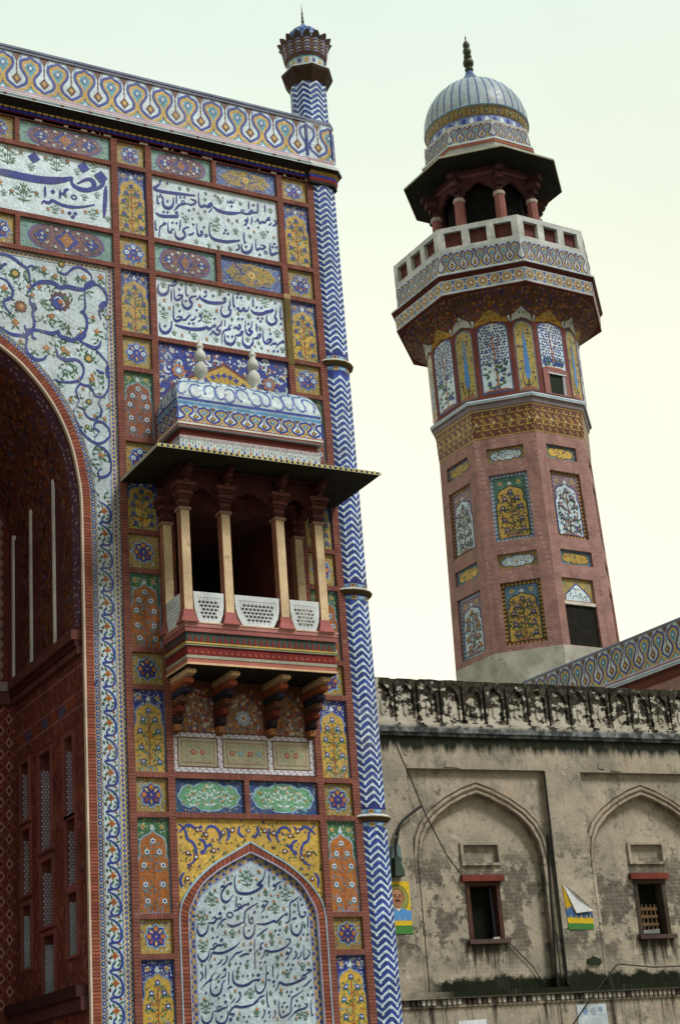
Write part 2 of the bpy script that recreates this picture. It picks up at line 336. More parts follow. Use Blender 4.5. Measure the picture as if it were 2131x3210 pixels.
def m_cart_green(P, w, h, rnd):
    P.rect(0, 0, w, h, (.03, .07, .22))
    scatter(P, rnd, w, h, 150, lambda p: .01 < p[0] < w - .01 and .01 < p[1] < h - .01, [YED, BLL, GR, WH2, GRL, TQ, GR, YED], .014, .026, 1)
    half = [(.465, .5), (.42, .64), (.40, .76), (.30, .86), (.22, .80), (.13, .92), (0, .95)]
    R = [(w / 2 + u * w, v * h) for u, v in half]; T = R + [(w - p[0], p[1]) for p in R[-2::-1]]; A = T + [(p[0], h - p[1]) for p in T[-2:0:-1]]
    A2 = [(w / 2 + (p[0] - w / 2) * .94, h / 2 + (p[1] - h / 2) * .9) for p in A]
    P.poly(A, SKY, 2); P.poly(A2, GRL, 3)
    scatter(P, rnd, w, h, 70, lambda p: inside(p, A2), [GR, TQL, GR, GRD], .012, .024, 4)
    for u, hh in ((.27, .5), (.5, .66), (.73, .5)): P.plant(w * u, h * .16, h * hh, TQL, WH2, None, rnd, 5)
    for k in range(16):
        x, y = w * rnd.uniform(.12, .88), h * rnd.uniform(.2, .85)
        if inside((x, y), A2): P.flower(x, y, .024, OR if k % 3 else YE, YEL, 6)
def m_twotone(P, w, h, rnd, ring=WH, bgc=YED, spk=(BLL, YE, TQL), inn=(OR, GR, BL)):
    """minaret cartouche"""
    P.rect(0, 0, w, h, bgc); scatter(P, rnd, w, h, 70, lambda p: .02 < p[0] < w - .02 and .02 < p[1] < h - .02, spk, .02, .035, 1)
    half = [(.44, .5), (.39, .72), (.30, .84), (.2, .78), (.1, .9), (0, .86)]
    R = [(w / 2 + u * w, v * h) for u, v in half]; T = R + [(w - p[0], p[1]) for p in R[-2::-1]]; A = T + [(p[0], h - p[1]) for p in T[-2:0:-1]]
    P.poly(A, BLD if ring is WH else GRD, 2); A2 = [(w / 2 + (p[0] - w / 2) * .94, h / 2 + (p[1] - h / 2) * .88) for p in A]; P.poly(A2, ring, 3)
    for k in range(34):
        x, y = w * rnd.uniform(.1, .9), h * rnd.uniform(.15, .85)
        if inside((x, y), A2): P.flower(x, y, .028, rnd.choice(inn), GRD, 4) if k % 2 else P.leaf(x, y, rnd.random() * 6, .08, .03, GRD, 4)
def m_frieze(P, x0, x1, per, z0, z1, phase=0.0, L=0, yc=YE, base=WH, wscale=1.0, nseg=1):
    """interlaced keyhole frieze"""
    h = z1 - z0; P.rect(x0, z0, x1, z1, base, L, nseg)
    clip = lambda u: min(max(u, x0), x1)
    bp = [(-.5, .045), (-.42, .095), (-.30, .15), (-.18, .22), (-.13, .33), (-.16, .42), (-.25, .51), (-.335, .61), (-.365, .71), (-.325, .81), (-.21, .875), (-.11, .895), (0, .955)]
    yp = [(-.5, -.05), (-.40, .0), (-.25, .055), (-.10, .13), (-.05, .25), (-.06, .36), (-.10, .445), (-.175, .525), (-.25, .625), (-.265, .71), (-.215, .785), (-.11, .81), (0, .865)]
    k0 = math.floor((x0 - phase) / per) - 1
    for k in range(k0, int((x1 - phase) / per) + 2):
        c = phase + k * per; f = lambda p, sg=1: (clip(c + sg * p[0] * per), z0 + max(p[1], .0) * h)
        if c + per * .5 <= x0 or c - per * .5 >= x1: continue
        if x0 + .05 * per < c < x1 - .05 * per:
            b = [f(p) for p in yp] + [f(p, -1) for p in yp[-2::-1]]
            P.stroke([f((p[0], p[1])) for p in yp] + [f(p, -1) for p in yp[-2::-1]], per * .112 * wscale, yc, L + 2, taper=False, n=2)
            P.poly([f((-.06, .45)), f((-.20, .62)), f((-.16, .74)), f((0, .80)), f((.16, .74)), f((.20, .62)), f((.06, .45)), f((0, .30))], TQ, L + 1)
            P.poly([f((0, .54)), f((.13, .66)), f((0, .78)), f((-.13, .66))], (.05, .14, .36), L + 2); P.poly([f((0, .60)), f((.065, .66)), f((0, .72)), f((-.065, .66))], WH, L + 3)
            P.poly([f((-.24, .0)), f((-.08, .10)), f((0, .25)), f((.08, .10)), f((.24, .0))], TQ, L + 1); P.poly([f((-.09, .0)), f((0, .09)), f((.09, .0))], WH, L + 2); P.disc(*f((0, .15)), per * .04, BL, L + 3, 6)
        P.stroke([f(p) for p in bp] + [f(p, -1) for p in bp[-2::-1]], per * .10 * wscale, BL, L + 3, taper=False, n=2)
        c2 = c + per / 2; g = lambda p: (clip(c2 + p[0] * per), z0 + p[1] * h)
        if x0 + .04 * per < c2 < x1 - .04 * per:
            P.poly([g((0, .15)), g((.18, .31)), g((0, .47)), g((-.18, .31))], BR, L + 2); P.poly([g((0, .235)), g((.085, .31)), g((0, .385)), g((-.085, .31))], YE, L + 3); P.disc(*g((0, .58)), per * .035, BR, L + 3, 6); P.disc(*g((0, .70)), per * .035, BR, L + 3, 6)
            P.stroke([g((0, .46)), g((0, .85))], per * .035, BR, L + 2, taper=False); P.poly([g((-.17, 1.0)), g((-.09, .90)), g((0, .77)), g((.09, .90)), g((.17, 1.0))], BR, L + 2)
        P.poly([g((-.24, 1.0)), g((-.13, .93)), g((-.08, .78)), g((-.12, .80)), g((-.18, .92))], BLL, L + 1); P.poly([g((.24, 1.0)), g((.13, .93)), g((.08, .78)), g((.12, .80)), g((.18, .92))], BLL, L + 1)
def m_subborder(P, x0, x1, z0, z1, step=.082, L=0, vertical=True):
    a0, a1 = (z0, z1) if vertical else (x0, x1); c = (x0 + x1) / 2 if vertical else (z0 + z1) / 2; w = (x1 - x0) if vertical else (z1 - z0)
    P.rect(x0, z0, x1, z1, YEL, L); k = a0 + step / 2; i = 0
    e = .11 * w
    if vertical: P.rect(x0, z0, x0 + e, z1, BLL, L + 1); P.rect(x1 - e, z0, x1, z1, SKY, L + 1)
    else: P.rect(x0, z0, x1, z0 + e, BLL, L + 1); P.rect(x0, z1 - e, x1, z1, SKY, L + 1)
    while k < a1:
        q = (c, k) if vertical else (k, c)
        P.star(q[0], q[1], w * .27, w * .16, 4, BL, L + 1); P.disc(q[0], q[1], w * .07, SKY, L + 2, 5)
        b = k + step / 2
        if b < a1:
            for sg in (-1, 1):
                d = (c + sg * w * .36, b) if vertical else (b, c + sg * w * .36)
                P.star(d[0], d[1], w * .16, w * .09, 4, BL if sg > 0 else BLL, L + 1)
        k += step; i += 1
TRACE={
'A':((8, 15.8),'135:-299 800 -231 785 -12 782 333 777 682 803 965 876 1179 973;82:1158 960 1163 843 1262 771 1433 763 1564 832 1595 942 1539 1008 1438 993 1263 866;61:1816 1088 1755 946 1636 840 1462 761;70:1827 947 1806 657 1774 242;38:638 676 640 552 636 427;36:931 665 926 554 919 460;51:925 593 1003 587 1032 672 1097 710;56:572 274 607 344 663 333 719 338 775 396 887 359 1027 336 1197 347 1383 399 1600 489','434 1227 104 1392 1244 106 789 586 44 1103 205 40 1216 215 40 1165 134 40 1730 1116 119','1194 560 51 33','-38,1305,44,d 183,1296,50,d 659,1284,51,d 1078,1297,54,d 7,425,58,d 476,484,53,d 234,538,53,g 689,208,41,o 969,223,41,o 1410,303,42,o 1633,368,42,o -211,574,58,o','-67 963 365 233 230 378 868 1026 329 376 927 162 1266 1040 151 1586 1178 183 1400 520 150 1646 622 136 828 115 191 1564 150 225 1852 165 121 -136 285 130 30 1001 117 1030 500 89'),
'B':((10.75, 15.8),'39:186 1306 175 1239 113 1175 51 1122 100 1091 238 1085 424 1100 610 1117 798 1135 911 1147;29:111 1007 111 889 122 803 159 806;42:448 1004 443 884 402 786 326 740 253 763 224 836 228 935 204 969;27:515 1068 511 968 507 879;29:752 933 676 913 600 884 543 837 493 767 445 717;25:803 1043 850 1044 924 1010 865 948 788 916 752 943;35:986 1234 979 1082 988 965 1033 925 1101 970 1157 952 1225 987 1256 1034 1218 1046 1159 993;24:1252 953 1220 887 1179 833;40:526 656 519 606 477 592 384 571 245 546 126 550 64 585;26:58 428 54 311 55 224 91 212;23:244 385 201 342 149 292 131 182 122 64;29:314 434 309 297 324 222 370 222 381 273 438 310;27:572 548 562 419 548 299;34:757 421 672 384 618 314 657 253 635 171 549 114 477 138 452 201 455 279;27:841 331 806 275 721 247;31:916 544 910 395 928 291 984 283 1024 340 988 372 1031 401;39:1176 579 1172 401 1200 299 1283 257 1385 251 1510 255 1606 280 1752 325 1821 354;44:1274 993 1352 935 1446 911 1589 907 1735 934 1873 982;28:1873 982 1969 973 2088 1010 2129 1060 2102 1082 2029 1008;28:2127 1027 2197 1053 2257 1073;26:2059 1267 2052 1185 2049 1093;30:2255 1280 2251 1178 2242 1069;28:2408 1283 2405 1191 2401 1099;22:1587 1213 1593 1154 1642 1163 1663 1199 1680 1161 1725 1183 1743 1248;28:2014 924 2008 822 1964 733 1915 712;28:2113 945 2097 841 2077 757;28:2154 823 2216 887 2230 925 2245 873 2281 830 2333 872 2381 862 2425 932 2455 948 2504 949 2448 987 2508 1011;24:2536 900 2498 846 2457 820;32:2595 979 2631 925 2607 859 2546 831;30:1911 551 1903 420 1917 324 1946 330;28:1760 262 1790 209 1777 147 1708 108;41:2081 328 2059 214 2006 134 1927 98 1861 115 1842 190 1851 261;28:2165 445 2152 303 2175 208 2236 260 2284 250 2360 306 2319 337 2250 333;36:2471 428 2461 276 2483 171 2564 207 2650 248','186 1306 27 334 1295 26 323 892 26 180 1003 21 155 953 21 206 969 21 593 1041 26 678 1055 26 764 787 26 499 680 35 235 637 26 313 649 26 244 385 34 406 439 26 490 447 26 839 493 26 1059 480 26 2153 1207 27 1675 1076 27 1970 824 34 2014 663 27 1516 513 27 1483 437 26 1564 444 27 1940 234 27 2227 115 27 2564 427 27 2524 344 27 2603 355 27','645 949 35 21 1097 302 35 25 1909 1027 36 22 2363 192 38 24','869,845,33,d 1095,844,33,d 1333,1252,26,d 625,697,23,g 827,628,25,d 1591,758,34,d 1774,782,36,d 2137,614,30,o 2554,581,32,o 1502,1244,22,o','585 1183 88 764 1204 88 1131 1196 79 1115 1053 79 999 601 107 1301 418 254 685 484 164 885 67 106 1150 43 97 1347 44 78 958 730 58 1387 1173 69 1871 1125 90 2529 1096 112 1737 455 138 2038 429 89 2333 490 160 1345 59 78 1595 51 107 1435 1069 119 1672 670 49 2234 689 60 2435 631 60 1356 643 118'),
'C':((10.75, 13.8),'26:271 1082 334 1075 408 1108 433 1170 393 1176 335 1102;39:271 1082 268 987 228 895 145 846 74 875 50 946 72 1063;26:327 1008 321 865 316 733;30:378 1036 382 914 387 821 441 793 515 845 547 898 491 906 435 875;26:626 1207 619 1025 632 923 674 931;36:839 943 765 929 708 890 687 830 731 790 709 701 625 644 554 682 534 754 551 833;21:896 982 884 923 817 863;40:905 974 930 912 1020 872 1130 859 1270 880 1374 909 1451 952;23:1046 1039 1025 978 978 959;30:359 675 349 533 348 402 395 345 468 377 517 427 471 452 407 420;26:701 531 645 483 587 407 523 391;24:801 521 761 448 687 411;22:920 514 889 442 842 420;38:304 329 291 206 242 105 168 55 98 80 61 156 69 259;41:365 265 427 248 552 233 688 229 825 248 936 282 1011 318 1065 295 1132 354 1191 411;28:1335 531 1302 431 1214 321 1286 296 1264 226 1199 206 1146 262 1097 197 1059 172;25:1439 954 1389 907 1314 882 1258 878;36:1525 999 1525 903 1496 802 1531 761 1508 681 1421 622 1348 642 1324 723 1358 844;29:1603 1139 1594 964 1612 871 1642 867;31:1637 809 1705 860 1702 802 1759 802 1810 869 1835 816 1893 836 1931 930;27:2024 1130 2018 1023 2012 925;43:1962 878 2005 818 2109 803 2215 827 2305 882 2374 904 2433 934 2407 968;35:2508 977 2502 889 2463 795 2502 744 2463 660 2374 620 2300 660 2282 743 2311 825;27:2611 1064 2591 915 2597 790 2632 801;23:1337 536 1324 458 1307 389;23:1403 548 1399 471 1391 404;32:1729 454 1689 399 1625 426 1567 397;28:1543 473 1465 407 1501 376 1425 344 1357 294 1325 204 1316 34;31:1833 615 1818 450 1836 349 1890 311 1940 358 1963 400 1887 415 1948 492 1970 620;27:2063 589 2060 493 2056 406;27:1602 271 1653 260 1729 293 1765 346 1733 360 1673 283;38:1602 261 1592 165 1540 72 1464 45 1392 75 1372 146 1391 244;27:1972 268 2029 264 2107 301 2138 354 2101 362 2040 289;40:1967 258 1962 172 1914 78 1846 48 1774 83 1745 154 1760 260;31:2198 479 2185 343 2197 231 2252 192 2321 233 2362 287 2296 290 2245 239;27:2427 251 2463 219 2406 218 2326 167;23:2602 290 2511 227 2457 132','487 1028 25 609 806 25 1025 1073 32 1179 1016 26 472 564 25 894 547 32 657 340 25 744 356 25 825 647 25 1187 533 25 165 202 25 1180 386 34 1418 998 36 1508 1106 26 1708 1153 26 1685 1077 26 1770 1088 26 2089 939 26 2189 943 26 2493 1105 26 2589 672 26 2103 706 26 2194 718 26 2152 648 26 1703 478 34 1682 617 26 1763 626 26 1890 549 26 1445 206 25 1534 216 26 2347 414 26 2602 290 35 2395 55 26 2481 65 26','','173,748,37,o 79,637,31,o 270,602,33,o 716,1167,30,d 916,1124,32,o 891,768,41,o 1238,718,40,o 501,76,33,o 1004,83,37,o 1144,1134,21,o 2120,1134,31,o 2400,1161,27,d 1680,735,34,d 2335,522,25,o 2606,560,25,o 2276,54,27,o 1407,1145,23,o 1999,93,25,o','164 986 130 796 1011 122 534 1085 75 1315 1032 114 443 643 74 1015 389 281 153 348 183 346 21 110 750 7 139 656 121 55 1199 28 112 150 515 83 1925 1054 97 2271 953 204 1911 657 106 1547 535 76 2138 430 106 2500 349 174 1852 143 105 1658 26 104 2086 117 86 2585 39 126 2137 31 76 1343 1090 76'),
'D':((11.0, 1.0),'34:782 2958 764 2852 773 2741 809 2678 886 2655 979 2653 1075 2670 1180 2715 1275 2785 1178 2807 1269 2866 1317 2944 1342 3051;31:708 2824 645 2804 588 2755 530 2686 511 2616 530 2547 591 2519 654 2546 721 2636;32:503 2755 550 2776 587 2748;21:790 2615 777 2518 756 2421;25:993 2482 922 2468 857 2427 769 2386 714 2373;22:592 2250 521 2230 457 2169 400 2095;22:506 2306 485 2258 423 2252 366 2191 290 2185 260 2192;20:323 2246 386 2280 393 2239 351 2198;29:256 2185 247 2097 198 2016 128 1983 77 2018 58 2086 69 2167;23:1175 2502 1045 2440 940 2371 920 2295 906 2199 941 2122;29:898 2199 795 2152 701 2129 632 2140 595 2175;23:992 2329 986 2239 1006 2177 1053 2183 1072 2238;29:1092 2169 1085 2058 1032 1963 960 1930 900 1965 886 2047 895 2137;23:1410 2980 1399 2866 1387 2753;26:1634 2852 1560 2824 1525 2781 1514 2739 1463 2697;24:1598 2803 1600 2767 1601 2725;22:1254 2529 1333 2529 1357 2507 1304 2445 1269 2382 1218 2334;28:1122 2168 1199 2154 1302 2159 1391 2186 1455 2206 1486 2185 1569 2247 1636 2295 1702 2316;24:1956 2610 1862 2547 1770 2491 1762 2371 1744 2231 1708 2182 1652 2169;24:1923 2546 1918 2426 1934 2306 1971 2264 2021 2277 2058 2340 2002 2348;30:1990 2186 1962 2130 1947 2047 1894 1977 1830 1971 1769 2021 1758 2098 1779 2161;26:1783 2224 1833 2244 1881 2247;21:2087 2298 2083 2185 2074 2073;21:1329 2090 1231 2036 1109 1955;22:518 1875 485 1828 409 1829 338 1776 262 1778;28:258 1771 242 1677 193 1611 124 1582 66 1627 48 1708;27:810 1876 729 1810 618 1751 509 1712 387 1704 312 1713 278 1649 237 1570;23:849 1739 785 1707 723 1694 658 1628 585 1555;25:969 1682 884 1677 789 1639;20:1134 1741 1079 1708 1066 1626 1060 1524 1062 1429;20:1076 1913 1070 1831 1057 1728;23:553 1671 565 1616 524 1550 461 1511;19:481 1611 440 1558 386 1526;23:79 1426 115 1379 112 1326 65 1280;20:181 1517 172 1411 163 1291;21:342 1406 271 1341 253 1288 168 1238 81 1147;18:439 1384 399 1338 336 1293;19:539 1415 513 1348 435 1310;28:517 1281 462 1236 442 1150 400 1071 316 1041 258 1082 243 1156 254 1235;20:585 1414 575 1300 565 1193;30:662 1418 649 1331 660 1244 725 1195 816 1179 918 1203 1005 1254 1106 1279;23:632 1164 587 1166 539 1127;23:757 1080 770 1033 743 967 679 916;18:676 996 644 957 588 913;20:527 908 517 856 441 838 371 801 281 804;28:266 798 254 713 206 643 138 620 81 668 69 740;27:530 809 525 717 482 633 406 603 333 638 314 711;26:1084 930 991 886 874 857 759 847 669 864 590 813 564 748 647 745 599 701;21:1244 1869 1195 1836 1169 1795;26:1650 1911 1721 1903 1728 1861 1649 1786 1551 1740 1454 1714 1352 1709 1259 1728 1231 1657 1164 1590;21:1672 1772 1750 1743 1697 1668 1660 1600 1602 1566;24:1804 1721 1832 1665 1812 1610 1754 1580;19:1931 1705 1901 1622 1834 1582;21:1979 1815 1962 1593 2027 1599 2081 1674 2045 1730;24:1259 1478 1254 1349 1233 1194 1180 1094 1108 1056 1056 1091 1038 1166 1049 1220;20:1143 1305 1121 1258 1059 1267 988 1235;20:1386 1516 1379 1407 1372 1292;19:1478 1357 1459 1310 1441 1270;17:1404 1189 1387 1163 1363 1150;28:2100 1390 2037 1405 2003 1385;28:2091 1376 1975 1331 1914 1257 1807 1212 1687 1181 1576 1178 1484 1214 1447 1134 1397 1081;21:2081 1246 2004 1186 1912 1127;23:1917 1079 1817 1021 1703 963 1676 863 1664 749 1590 697 1494 661 1459 716 1446 823 1462 937;22:1250 1092 1242 965 1250 857 1280 836;23:1206 1013 1127 995 1046 931 966 880;22:1917 868 1979 846 1928 793 1799 764 1717 720 1608 616;20:2053 925 2038 783 2046 681 2078 680;21:1162 813 1190 759 1163 693 1122 661;17:1288 715 1278 682 1261 663;22:1363 793 1382 738 1363 686 1330 653','696 2821 25 993 2485 25 473 2334 30 294 2356 20 865 2573 20 1061 2572 20 1042 2252 29 1103 2356 20 980 2056 20 327 1946 19 408 1959 19 1493 2789 29 1603 2746 23 1265 2452 31 1693 2312 24 1101 2349 20 1246 2271 20 1321 2274 20 1998 2465 20 1836 2349 20 1864 2114 20 1465 2046 20 1548 2055 20 1520 1983 20 1978 1976 20 2063 1975 20 482 1913 29 988 1740 28 714 1532 19 798 1530 19 764 1463 19 931 1568 20 253 1288 28 510 1442 27 345 1173 19 833 1333 19 917 1331 19 160 1085 19 482 1042 19 264 914 19 863 1050 19 499 936 27 415 714 19 574 662 30 811 693 19 903 696 19 860 618 19 757 1074 21 1179 1767 31 1658 1682 31 1161 1542 20 1244 1547 20 1669 1493 20 1752 1488 20 1711 1420 20 1283 1366 20 1296 1260 20 1110 1340 30 1383 1231 26 2063 1116 20 1615 1061 20 1694 1059 20 1646 996 20 1999 1002 20 2078 999 20 1782 913 20 1749 840 20 1824 837 20 1552 891 20 1513 828 20 1599 825 20 1267 749 23 1185 616 19','828 2462 33 21 649 2311 55 23 367 1830 37 19 381 847 37 18 1940 1291 44 18','880,3028,30,o 858,2859,28,o 1167,2888,25,o 723,2957,24,o 404,2714,32,d 224,2549,25,d 430,2541,26,o 97,2283,26,o 245,2281,26,o 549,2032,32,d 804,2048,31,d 577,2852,22,o 1207,3029,27,o 1229,3015,33,o 1162,2891,25,o 1703,2799,32,o 1322,2718,28,o 1427,2630,27,o 1554,2622,33,o 1840,2682,30,o 1472,2524,33,o 1366,2416,30,o 1644,2414,31,o 1687,2106,27,o 1367,2006,30,o 1930,1914,27,o 2049,1898,27,o 1194,2641,25,o 99,1912,27,o 219,1907,27,o 345,1621,23,o 866,1841,29,o 1003,1859,28,o 134,994,31,o 675,1113,31,o 739,752,25,o 1048,811,29,o 1277,1827,31,o 1540,1868,30,o 1550,1671,32,o 1559,1513,28,o 1861,1519,25,o 2049,1515,31,o 1562,1376,29,o 1785,1291,32,o 1186,1243,29,o 1508,1098,35,o 1054,804,33,o 1408,651,26,o 1751,638,30,o 1967,731,32,o','993 2754 267 340 2438 203 143 2132 237 635 2630 88 328 2042 72 560 2381 80 640 2859 81 682 1927 138 499 2101 65 791 2220 80 1069 2831 60 311 2624 58 1330 2599 112 1699 2505 225 1485 2304 179 1553 2121 97 1663 1988 97 1491 2866 75 1231 1911 95 1395 1895 96 1974 2525 53 1160 2411 52 1854 2427 60 2014 2074 75 145 1706 171 544 1779 79 269 1462 64 603 1474 72 152 750 223 730 1269 79 908 1433 94 949 961 164 599 972 78 393 1231 50 113 1492 57 743 1363 72 1009 1308 58 701 631 71 380 966 49 1389 1791 110 1475 1556 88 1468 1446 88 1638 1271 132 1870 1754 89 1931 1380 133 1161 1406 58 1314 996 79 1501 997 80 1819 608 160 1166 867 79 1038 671 128 1921 591 131 1529 720 51 1890 923 66 1292 1635 51 1137 1645 58 1805 1069 59 1383 866 72'),
'S':((8, 9),'41:-301 5897 -246 5877 -108 5890 57 5832 195 5737 293 5680 333 5536 353 5372;29:293 5711 377 5758 474 5708;56:289 5164 331 5277 444 5405 556 5464 739 5492 838 5457 894 5414 1036 5464 1179 5453 1351 5467 1454 5582 1557 5664;50:1365 5442 1361 5257 1373 5121 1335 5008 1382 4895 1394 4745 1348 4601 1232 4475 1104 4393 992 4411 880 4445 839 4512 741 4465 602 4471 436 4487 353 4413 270 4339;49:331 5156 343 5008 412 4946 383 4790 410 4661 395 4494 311 4391;36:1513 5656 1487 5790 1373 5877 1244 5906 1113 5826 1040 5734 954 5702 841 5749;42:1556 5625 1685 5565 1784 5428 1780 5273 1705 5182 1630 5061 1670 4908;40:-274 5418 -110 5374 -14 5272 27 5130 -28 5029 -124 4967 -138 4875 -83 4795 -2 4721;43:-301 4490 -139 4386 10 4324 242 4327 269 4251 254 4101 322 3966 458 3900 596 3952 632 4032;44:1245 4402 1386 4351 1513 4313 1614 4360 1653 4487;29:1541 4287 1653 4186 1722 4095;40:820 4167 846 4038 1013 3991 1210 4023;31:230 4555 257 4455 339 4410;34:380 4418 379 4329 448 4311;35:-274 5614 -191 5615 -136 5687 -81 5697;90:1366 5504 1454 5582 1564 5666;90:1646 5141 1713 5215 1766 5286;88:1189 4423 1290 4508 1362 4588;71:242 4335 332 4439 381 4492;35:785 4215 824 4136 852 4035 972 3980 1123 4026 1243 3993 1312 3886 1299 3746 1237 3641 1135 3583 1015 3554 875 3542 757 3576;31:1575 4262 1685 4161 1764 4034 1793 3942 1784 3599 1719 3440 1656 3367 1605 3360 1514 3378 1476 3467 1416 3542 1336 3540 1256 3560 1215 3522 1163 3419 1191 3318 1219 3228 1188 3182 1167 3106;84:1763 4002 1765 3884 1773 3757;29:1546 3892 1627 3852 1708 3843;27:1615 3340 1582 3240 1630 3132 1638 3060 1576 2977 1514 2901 1443 2906 1364 2942 1315 3023 1287 3092 1177 3102;31:1147 3092 1116 3025 1134 2903 1201 2768 1248 2650 1356 2531 1474 2465 1594 2460 1696 2526 1780 2641 1763 2753 1684 2846 1584 2874 1502 2831 1490 2746 1540 2712 1569 2685 1537 2608 1476 2568;35:1494 2457 1563 2404 1662 2366 1750 2254 1786 2105 1772 1949 1700 1858 1579 1813 1541 1879 1572 1955 1623 1981','419 4932 46 1306 4995 38 846 4521 41','','63,5544,113,s 163,4900,132,b 1409,4086,102,s 929,5898,77,s 601,5741,65,o 812,5628,53,o 1356,5711,66,o 1676,5780,73,o 66,4570,85,o 626,4164,77,o 946,4188,72,o 1578,4656,65,o 160,4217,51,o 332,5308,64,o 513,5357,53,o 379,5165,49,o 1175,4420,58,o 1277,4573,47,o 731,4808,70,o 1512,4933,50,o -137,5219,77,o 1787,4967,60,s 1417,4074,84,s 1400,3234,68,s 1360,2744,53,s 1234,2949,47,o 1505,2978,41,o 1294,3481,37,o 1059,3215,51,o 1764,3215,56,o 1686,2951,48,o 1609,2236,63,o 1460,3687,69,o 1227,3640,52,o 1472,3774,42,o 1024,4138,52,o 1150,3850,66,g 968,3746,66,g',''),
}
# ================================================================== GROUND
mg, ntg, bgd = mat0('ground_dust', 0.95)
ntg.links.new(mix(ntg, rng(ntg, noise(ntg, pos(ntg), .6, 8), .3, .7), (.13, .11, .085, 1), (.19, .16, .125, 1)), bgd.inputs['Base Color'])
g = MB(); g.face([(-600, -600, -1.65), (600, -600, -1.65), (600, 600, -1.65), (-600, 600, -1.65)]); o = g.build('ground', mg); o['kind'] = 'structure'
# ================================================================== GATEHOUSE
gate = thing('gatehouse', 'tall tiled brick gateway with an arched portal, inscriptions and a projecting balcony', 'gateway', (6, 26, -1.65))
YF = 25.046; AX = 6.0
def fac(x0, z0, y=YF): return lambda u, v, h: (x0 + u, y - h, z0 + v)
# arch of the portal (right half, springing upwards)
AIN = [(9.225, -1.65), (9.225, 2.0), (9.225, 6.0), (9.228, 9.4), (9.221, 10.37), (9.172, 10.80), (9.068, 11.31), (8.878, 11.81), (8.602, 12.275), (8.184, 12.75), (7.768, 13.07), (7.2, 13.44), (6.6, 13.77), (6.0, 14.08)]
AC = cat(AIN, 4)
def offs(pts, d):
    out = []
    for i, p in enumerate(pts):
        a, b = pts[max(0, i - 1)], pts[min(len(pts) - 1, i + 1)]; dx, dy = b[0] - a[0], b[1] - a[1]; l = math.hypot(dx, dy)
        out.append((p[0] + dy / l * d, p[1] - dx / l * d))
    if len(pts) and abs(pts[-1][0] - AX) < .01: out[-1] = (AX, out[-1][1] + d * .12)
    return out
def mir(pts, c=AX): return [(2 * c - p[0], p[1]) for p in reversed(pts[:-1])]
full = AC + mir(AC)                                  # right foot -> apex -> left foot
b = MB()
outl = [(-2.2, -1.65), (-2.2, 18.2), (14.32, 18.2), (14.32, -1.65)] + [(9.48, -1.65), (9.48, 7.62)] + [p for p in AC if p[1] > 7.62] + mir(AC)
b.poly_h(lambda u, v, h: (u, 25.05 - h, v), outl, [[(10.95, 7.96), (13.2, 7.96), (13.2, 10.45), (10.95, 10.45)]], 0, -4.6)
b.box(2.6, 9.4, 28.75, 28.95, -1.65, 14.3); b.box(-2.2, 14.32, 29.7, 29.9, -1.65, 18.2)
b.build('wall', M['brick'], gate)
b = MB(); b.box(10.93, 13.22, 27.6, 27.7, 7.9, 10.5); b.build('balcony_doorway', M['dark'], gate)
# ---- brick lattice
ROWS = [17.83, 17.235, 15.76, 15.06, 13.69, 12.99, 11.605, 10.92, 9.86, 9.145, 7.73, 7.08, 5.59, 4.93, 3.295, 2.665, 1.15]
HT = .045; Y0, Y1 = 24.985, 25.052
b = MB()
def bar(x0, x1, z0, z1, mi): b.box(x0, x1, Y0, Y1, z0, z1, BRK, mi)
for x0, x1, za in ((9.925, 10.05, 17.87), (10.62, 10.745, 17.87), (13.42, 13.545, 17.87), (14.11, 14.25, 17.87)): bar(x0, x1, -1.6, za, 0)
for z in ROWS:
    bar(10.05, 10.62, z - HT, z + HT, 1); bar(13.545, 14.11, z - HT, z + HT, 1)
    if z > 13.5 or z in (5.59, 4.93): bar(10.745, 13.42, z - HT, z + HT, 1)
    if z > 15: bar(-2.2, 9.925, z - HT, z + HT, 1)
bar(10.05, 10.62, -.5, -.4, 1); bar(13.545, 14.11, -.5, -.4, 1)
for za, zb in ((17.28, 17.785), (15.105, 15.715), (4.975, 5.545)): bar(12.015, 12.105, za, zb, 0)
for za, zb in ((17.28, 17.785), (15.105, 15.715)):
    for x in (8.10, 7.40): bar(x - .045, x + .045, za, zb, 0)
b.build('brick_frame', [M['brickz'], M['brickx']], gate)
b = MB(); b.box(13.418, 13.548, 24.98, 25.0, 13.6, 15.02, (.16, .125, .05)); b.box(13.418, 13.548, 24.979, 25.0, 15.02, 15.12, (.42, .30, .16)); b.build('stained_strip', M['dirty'], gate)
